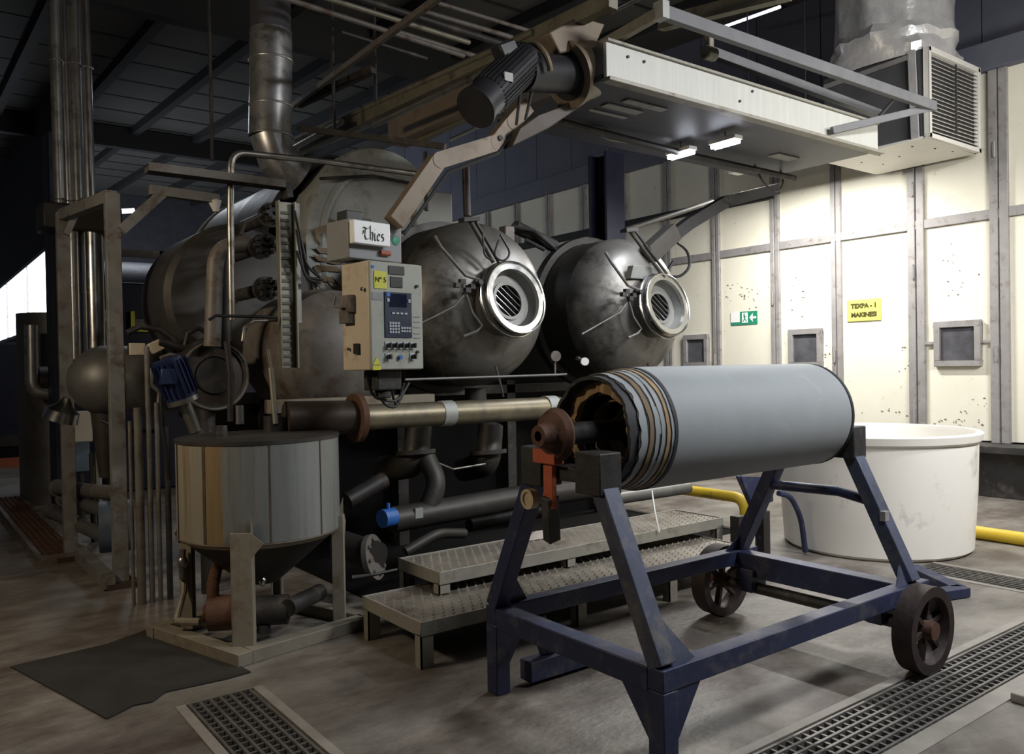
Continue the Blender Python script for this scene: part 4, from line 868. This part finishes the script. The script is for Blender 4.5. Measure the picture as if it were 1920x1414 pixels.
# round filter with disk facing the viewer
fc_ = at(402, 705, y=5.7)
T = thing('round_filter', 'dark round filter housing with rimmed lid, above the mixing tank', 'filter', fc_)
MB().lathe(fc_, (-.05, 1, 0), [(-.02, 0), (-.02, .12), (.01, .13), (.0, .20), (-.02, .205), (-.02, .235), (.03, .24), (.05, .215), (.32, .21), (.34, 0)], 56).build('housing', M_pd, T)
MB().torus(fc_-V((0, .02, 0)), (-.05, 1, 0), .228, .010, 56, 8).build('rim', M_frame, T)
MB().lathe(fc_, (-.05, 1, 0), [(-.005, .135), (.0, .2)], 48).build('lid_face', M_tank2, T)
MB().cyl(fc_+V((0, .2, -.2)), fc_+V((0, .2, -fc_.z)), .06, seg=16).build('stand_pipe', M_pd, T)
# heat exchanger
T = thing('heat_exchanger', 'horizontal steel heat exchanger cylinder with domed left end', 'heat exchanger', (1.4, 6.9, 1.2))
MB().lathe((1.28, 7.0, 1.50), (1, 0, 0), [(-.24, 0), (-.22, .10), (-.16, .19), (-.07, .25), (0, .27), (.75, .27)], 48).build('shell', M_ss, T)
MB().ring((1.36, 7.0, 1.50), (1, 0, 0), .27, .274, .08).build('weld_band', M_pipeb, T)
MB().cyl((1.30, 7.0, 1.26), (1.30, 7.0, .75), .10, .05, seg=20).build('drain_cone', M_ssd, T)
MB().ring((1.9, 7.0, 1.5), (1, 0, 0), .25, .32, .04).build('flange', M_ssd, T)
MB().tube([(1.25, 6.85, 1.20), (1.38, 6.7, 1.12), (1.6, 6.7, 1.1)], .015, 8).build('hose', M_cable, T)
c = at(120, 765, y=7.2)
tag(MB().lathe(c, (.3, -.2, 1), [(-.1, .13), (-.02, .12), (.02, .06), (.08, .03)], 24).build('shiny_funnel', M_brt), 'shiny conical cover left of the heat exchanger', 'cover')
# boxes on the exchanger, blue motor
tag(MB().obox(at(256, 655, y=6.5), (.055, 0, 0), (0, .04, 0), (0, 0, .045)).build('terminal_box', M_encl, bevel=.006), 'square beige terminal box on the heat exchanger', 'box')
tag(MB().obox(at(292, 650, y=6.4), (.04, 0, .02), (0, .035, 0), (-.02, 0, .035)).build('terminal_box', M_encl, bevel=.006), 'tilted beige terminal box right of the square one', 'box')
mc = at(330, 715, y=5.35)
T = thing('blue_motor', 'tilted dark blue electric motor in front of the round filter', 'motor', mc)
d = (at(350, 770, y=5.35)-at(318, 690, y=5.35)).normalized()
MB().cyl(mc-d*.15, mc+d*.11, .095, seg=28).build('motor_body', M_motor, T)
fin = MB(); s1, s2, n = basis(d)
for k in range(20): a = 2*math.pi*k/20; q = s1*math.cos(a)+s2*math.sin(a); fin.obox(mc+q*.10-d*.02, d*.11, q*.009, n.cross(q)*.003)
fin.build('cooling_fin', M_motor, T)
MB().cyl(mc+d*.11, mc+d*.14, .10, seg=24).cyl(mc+d*.14, mc+d*.34, .04, seg=18).build('flange_neck', M_pipe, T)
MB().obox(mc+V((-.06, -.07, .03)), (.05, 0, 0), (0, .03, 0), (0, 0, .05)).build('terminal_box', M_motor, T, .008)
MB().bar(mc+d*.15, mc+d*.38+V((.02, 0, 0)), .05, .02, (0, 1, 0)).build('bracket', M_beige, T)
run('jumble_hose', M_pd, .03, [at(300, 640, y=6.0), at(345, 655, y=6.0), at(385, 640, y=6.0)], 'dark hose lying over the round filter', 'hose')
run('jumble_hose', M_cable, .014, [at(300, 700, y=5.5), at(305, 800, y=5.5), at(318, 900, y=5.5)], 'black hose hanging down left of the mixing tank', 'hose')
for pts, rr_, m_, lb in (
    ([(238, 625), (262, 612), (300, 618), (330, 640)], .022, M_pd, 'dark bent pipe above the two beige terminal boxes'),
    ([(285, 690), (283, 720), (300, 735), (298, 760)], .02, M_ss, 'short shiny bent pipe between the exchanger and the blue motor'),
    ([(345, 655), (352, 625), (372, 615), (392, 628)], .018, M_pd, 'dark curved pipe on top of the round filter'),
    ([(300, 672), (318, 665), (340, 668), (352, 690)], .014, M_frame, 'thin curved pipe between the blue motor and the round filter'),
    ([(425, 640), (432, 700), (432, 790)], .02, M_pd, 'dark upright pipe between the round filter and the tank lid'),
    ([(448, 760), (449, 795)], .03, M_ss, 'short steel stub on the far side of the tank lid')):
    run('bent_pipe_piece', m_, rr_, [at(*p, y=6.0 if pts[0][0] < 425 else 5.25) for p in pts], lb)
# upright pipes between gantry post and tank
for i, (px, y0, y1, r, m) in enumerate(((243, 790, 1000, .012, M_frame), (258, 765, 1090, .028, M_frame), (275, 650, 1095, .018, M_frame), (293, 755, 1110, .016, M_frame), (312, 800, 1010, .02, M_pd))):
    lb = ['thinnest short upright pipe right of the tall portal post', 'thick upright pipe with rounded top right of the portal post', 'tallest upright pipe between the portal post and the tank', 'slim upright pipe nearest the mixing tank', 'dark upright pipe touching the mixing tank edge'][i]
    q_ = at(px, y0, y=5.9)
    run('upright_pipe', m, r, [q_, V((q_.x, q_.y, 0))], lb)
T = thing('blue_housing', 'dull blue pump housing low behind the tall portal post', 'pump', at(215, 990, y=7.0))
c = at(218, 985, y=7.0); MB().cyl(c-V((.12, 0, 0)), c+V((.12, -.05, 0)), .20, seg=28).build('housing', mat('dull_blue', (.07, .09, .12), .5), T)
for i, (a, b, r, m, lb) in enumerate((((95, 960), (205, 1010), .055, M_ss, 'bright floor pipe end with flange, lowest of the left stack'),
        ((120, 935), (205, 960), .055, M_ss, 'middle pale pipe of the left floor stack'), ((108, 915), (220, 925), .06, M_frame, 'top pipe of the left floor stack'),
        ((130, 1010), (235, 1085), .03, M_frame, 'thin pipe lying on the floor behind the portal post'))):
    t = thing('floor_pipe', lb, 'pipe', at(*b, y=7.8)); p0 = at(*a, y=8.6); p1 = at(*b, y=7.0)
    MB().tube([p0, p1], r, 20).build('pipe_run', m, t); MB().ring(p0, p1-p0, r*.8, r*1.35, .03).build('flange', M_pipe, t)
T = thing('tool_cabinet', 'white valve box with blue lower half behind the left posts', 'box', at(145, 850, y=9.5))
c = at(148, 800, y=9.5); MB().obox(c, (.12, 0, 0), (0, .05, 0), (0, 0, .16)).build('upper_box', M_ahu, T, .01)
c = at(153, 855, y=9.5); MB().obox(c, (.07, 0, 0), (0, .05, 0), (0, 0, .16)).build('lower_box', mat('sky_blue', (.12, .18, .25), .5), T, .01)
MB().tube([at(152, 880, y=9.5), V((at(152, 880, y=9.5).x, 9.5, 0))], .03, 10).build('stand', M_pd, T)
for i, (px, y0, y1) in enumerate(((183, 795, 900), (205, 800, 910), (172, 850, 935))):
    q_ = at(px, y0, y=8.4)
    run('valve_stem', M_ssd if i else M_disc, .025, [q_, V((q_.x, q_.y, 0))], ['pale', 'middle dark', 'short dark'][i]+' upright stem behind the left portal posts', 'pipe')
run('loose_steel_bar', M_gantry, .05, [at(150, 1038, z=.06), at(205, 1092, z=.06)], 'steel beam piece lying on the floor between the two portal posts', 'beam', sq=True)
# ================================================================== BACKGROUND LEFT MACHINES
T = thing('far_machine', 'dark blue dyeing machine in the far bay behind the portal frame', 'machine', (3.5, 12.2, 0))
MB().box(2.3, 5.2, 11.6, 13, .0, 2.75).build('lower_body', M_navy, T, .03)
MB().lathe((2.2, 12.3, 2.6), (1, 0, 0), [(-.2, 0), (-.15, .35), (0, .5), (2.4, .5)], 32).build('drum', M_navy, T)
MB().box(2.0, 5.2, 11.7, 11.78, 3.1, 3.2).box(2.0, 5.2, 11.7, 11.78, 2.45, 2.52).box(2.9, 2.96, 11.7, 11.78, 1.6, 3.2).build('railing', M_frame, T)
T = thing('far_window', 'small bright window slot seen through the far machinery', 'window', at(340, 600, y=14))
for a in ((338, 583), (338, 598), (340, 613)): MB().obox(at(*a, y=11.6), (.035, 0, 0), (0, .01, 0), (0, 0, .04)).build('lit_pane', M_dayw, T)
T = thing('guard_window', 'yellow framed guard window on the far dark machine', 'guard', at(270, 600, y=11.5))
a = at(246, 622, y=11.55); b = at(296, 585, y=11.55)
MB().box(a.x, b.x, a.y, a.y+.04, a.z, a.z+.04).box(a.x, a.x+.05, a.y, a.y+.04, a.z, b.z).box(b.x-.05, b.x, a.y, a.y+.04, a.z, b.z).box((a.x+b.x)/2+.05, (a.x+b.x)/2+.07, a.y, a.y+.04, a.z+.1, b.z).build('frame', M_yel, T)
MB().box(a.x+.05, b.x-.05, a.y+.02, a.y+.03, a.z+.04, b.z-.1).build('mesh_panel', M_frame, T)
T = thing('far_tank', 'grey upright tank with shiny pipe at the far left under the lamp glow', 'tank', at(90, 700, y=11))
p = at(92, 700, y=11.2); MB().cyl((p.x+.12, p.y+.3, 0), (p.x+.12, p.y+.3, 2.3), .42, seg=36).build('shell', M_ss, T)
MB().tube([at(58, 610, y=10.6), at(60, 735, y=10.6), at(110, 740, y=10.6)], .07, 20, fil=.14).build('outlet_pipe', M_galv, T)
MB().cyl(at(72, 715, y=10.7), at(108, 715, y=10.7), .17, seg=24).build('insulated_valve', M_pd, T)
T = thing('far_cabinet', 'dark navy machine block at the far left edge', 'machine', (1.7, 17.5, 0))
MB().box(.9, 2.55, 17.2, 18.0, 0, 2.15).build('body', M_navy, T, .03)
MB().box(.9, 2.5, 17.0, 17.19, .3, .5).build('base_rail', M_ssd, T)
tag(MB().box(.7, 2.6, 16.2, 16.5, 0, .14).build('orange_kerb', M_orange), 'orange painted low kerb across the far floor at the left edge', 'kerb')
tag(MB().obox(at(190, 592, y=10), (.06, 0, 0), (0, .02, 0), (0, 0, .06)).build('wall_box', M_boxg, bevel=.005), 'small pale switch box on the dark column behind the portal frame', 'box')
tag(MB().box(1.38, 1.82, 10.1, 10.5, 0, 4.2).build('dark_column', M_navy, bevel=.01), 'dark navy column rising behind the portal frame posts', 'column')
run('far_tube_lamp', M_dayw, .03, [at(215, 397, y=11), at(252, 395, y=11)], 'short bright tube lamp high behind the portal frame', 'lamp')
tag(MB().lathe(at(190, 425, y=10), (.9, 0, .4), [(-.12, .09), (.1, .06), (.12, 0)], 20).build('lamp_shade', M_brt), 'bright conical lamp shade between the two portal posts', 'lamp')

# ================================================================== BLUE TROLLEY BEHIND THE CART
T = thing('hose_trolley', 'small blue plate frame with curved handle in front of the tub', 'trolley', (5.3, 3.9, 0))
MB().prism([at(1383, 893, y=3.9), at(1448, 895, y=3.9), at(1450, 940, y=3.9), at(1410, 955, y=3.9)], (0, .02, 0)).build('plate', M_blue, T)
MB().tube([at(1388, 893, y=3.9), at(1425, 985, y=3.9)], .015, 8).tube([at(1438, 930, y=3.9), at(1425, 1010, y=3.9)], .015, 8).build('stay', M_blue, T)
MB().tube([at(1460, 925, y=3.85), at(1482, 930, y=3.85), at(1502, 970, y=3.85), at(1510, 1035, y=3.85)], .022, 12, fil=.1).build('curved_handle', M_blue, T)
for x in (5.0, 5.3): MB().box(x, x+.08, 3.86, 3.94, 0, .40).build('leg', M_pd, T)
T = thing('blue_skid', 'flat blue steel foot lying on the floor behind the cart wheel', 'foot', (5.6, 2.6, 0))
MB().bar((5.86, 3.0, .035), (5.52, 2.52, .035), .10, .06).bar((5.15, 2.62, .035), (5.55, 2.50, .035), .10, .06).build('channel', M_blue, T, .004)

# ================================================================== FLOOR GRATINGS, MAT
def grating(x0, x1, y0, y1, along, label):
    b = MB(); n = 6
    if along == 'x':
        for i in range(n+1):
            y = y0+.008+(y1-y0-.016)*i/n; b.box(x0, x1, y-.006, y+.006, -.03, .002)
        k = x0
        while k < x1: b.box(k, k+.012, y0, y1, -.02, -.004); k += .055
    else:
        for i in range(n+1):
            x = x0+.008+(x1-x0-.016)*i/n; b.box(x-.006, x+.006, y0, y1, -.03, .002)
        k = y0
        while k < y1: b.box(x0, x1, k, k+.012, -.02, -.004); k += .055
    o = b.build('floor_grating', M_grate); return tag(o, label, 'grating')
grating(1.06, 1.36, 2.04, 3.96, 'y', 'steel drain grating in the floor beside the dark mat')
grating(1.4, 13.9, 1.71, 2.02, 'x', 'long steel drain grating crossing the floor at lower right')
grating(5.96, 6.26, 2.04, 3.05, 'y', 'steel drain grating beneath the edge of the white tub')
T = thing('raised_grating', 'raised rusty grating channel on the floor at the far left', 'grating', (1.05, 9.4, 0))
MB().box(.90, .94, 7.68, 11.8, 0, .07).box(1.19, 1.23, 7.68, 11.8, 0, .07).box(.90, 1.23, 7.64, 7.68, 0, .07).build('frame', M_frame, T)
b = MB()
for i in range(5): x = .96+.05*i; b.box(x, x+.012, 7.68, 11.8, .04, .068)
k = 7.7
while k < 11.8: b.box(.94, 1.19, k, k+.015, .045, .062); k += .09
b.build('bars', M_rust, T)
mp = [at(20, 1252, z=0), at(200, 1350, z=0), at(250, 1325, z=0), at(285, 1318, z=0), at(310, 1300, z=0), at(425, 1275, z=0), at(470, 1262, z=0), at(310, 1170, z=0), at(200, 1210, z=0)]
tag(MB().prism([p+V((0, 0, .001)) for p in mp], (0, 0, .007)).build('rubber_mat', M_mat), 'flat dark rubber mat lying on the floor before the mixing tank', 'mat')
tag(MB().box(3.98, 4.25, 1.38, 1.60, 0, .045).build('concrete_block', M_floor2, bevel=.008), 'low concrete block on the floor at the right edge beside the long grating', 'block')
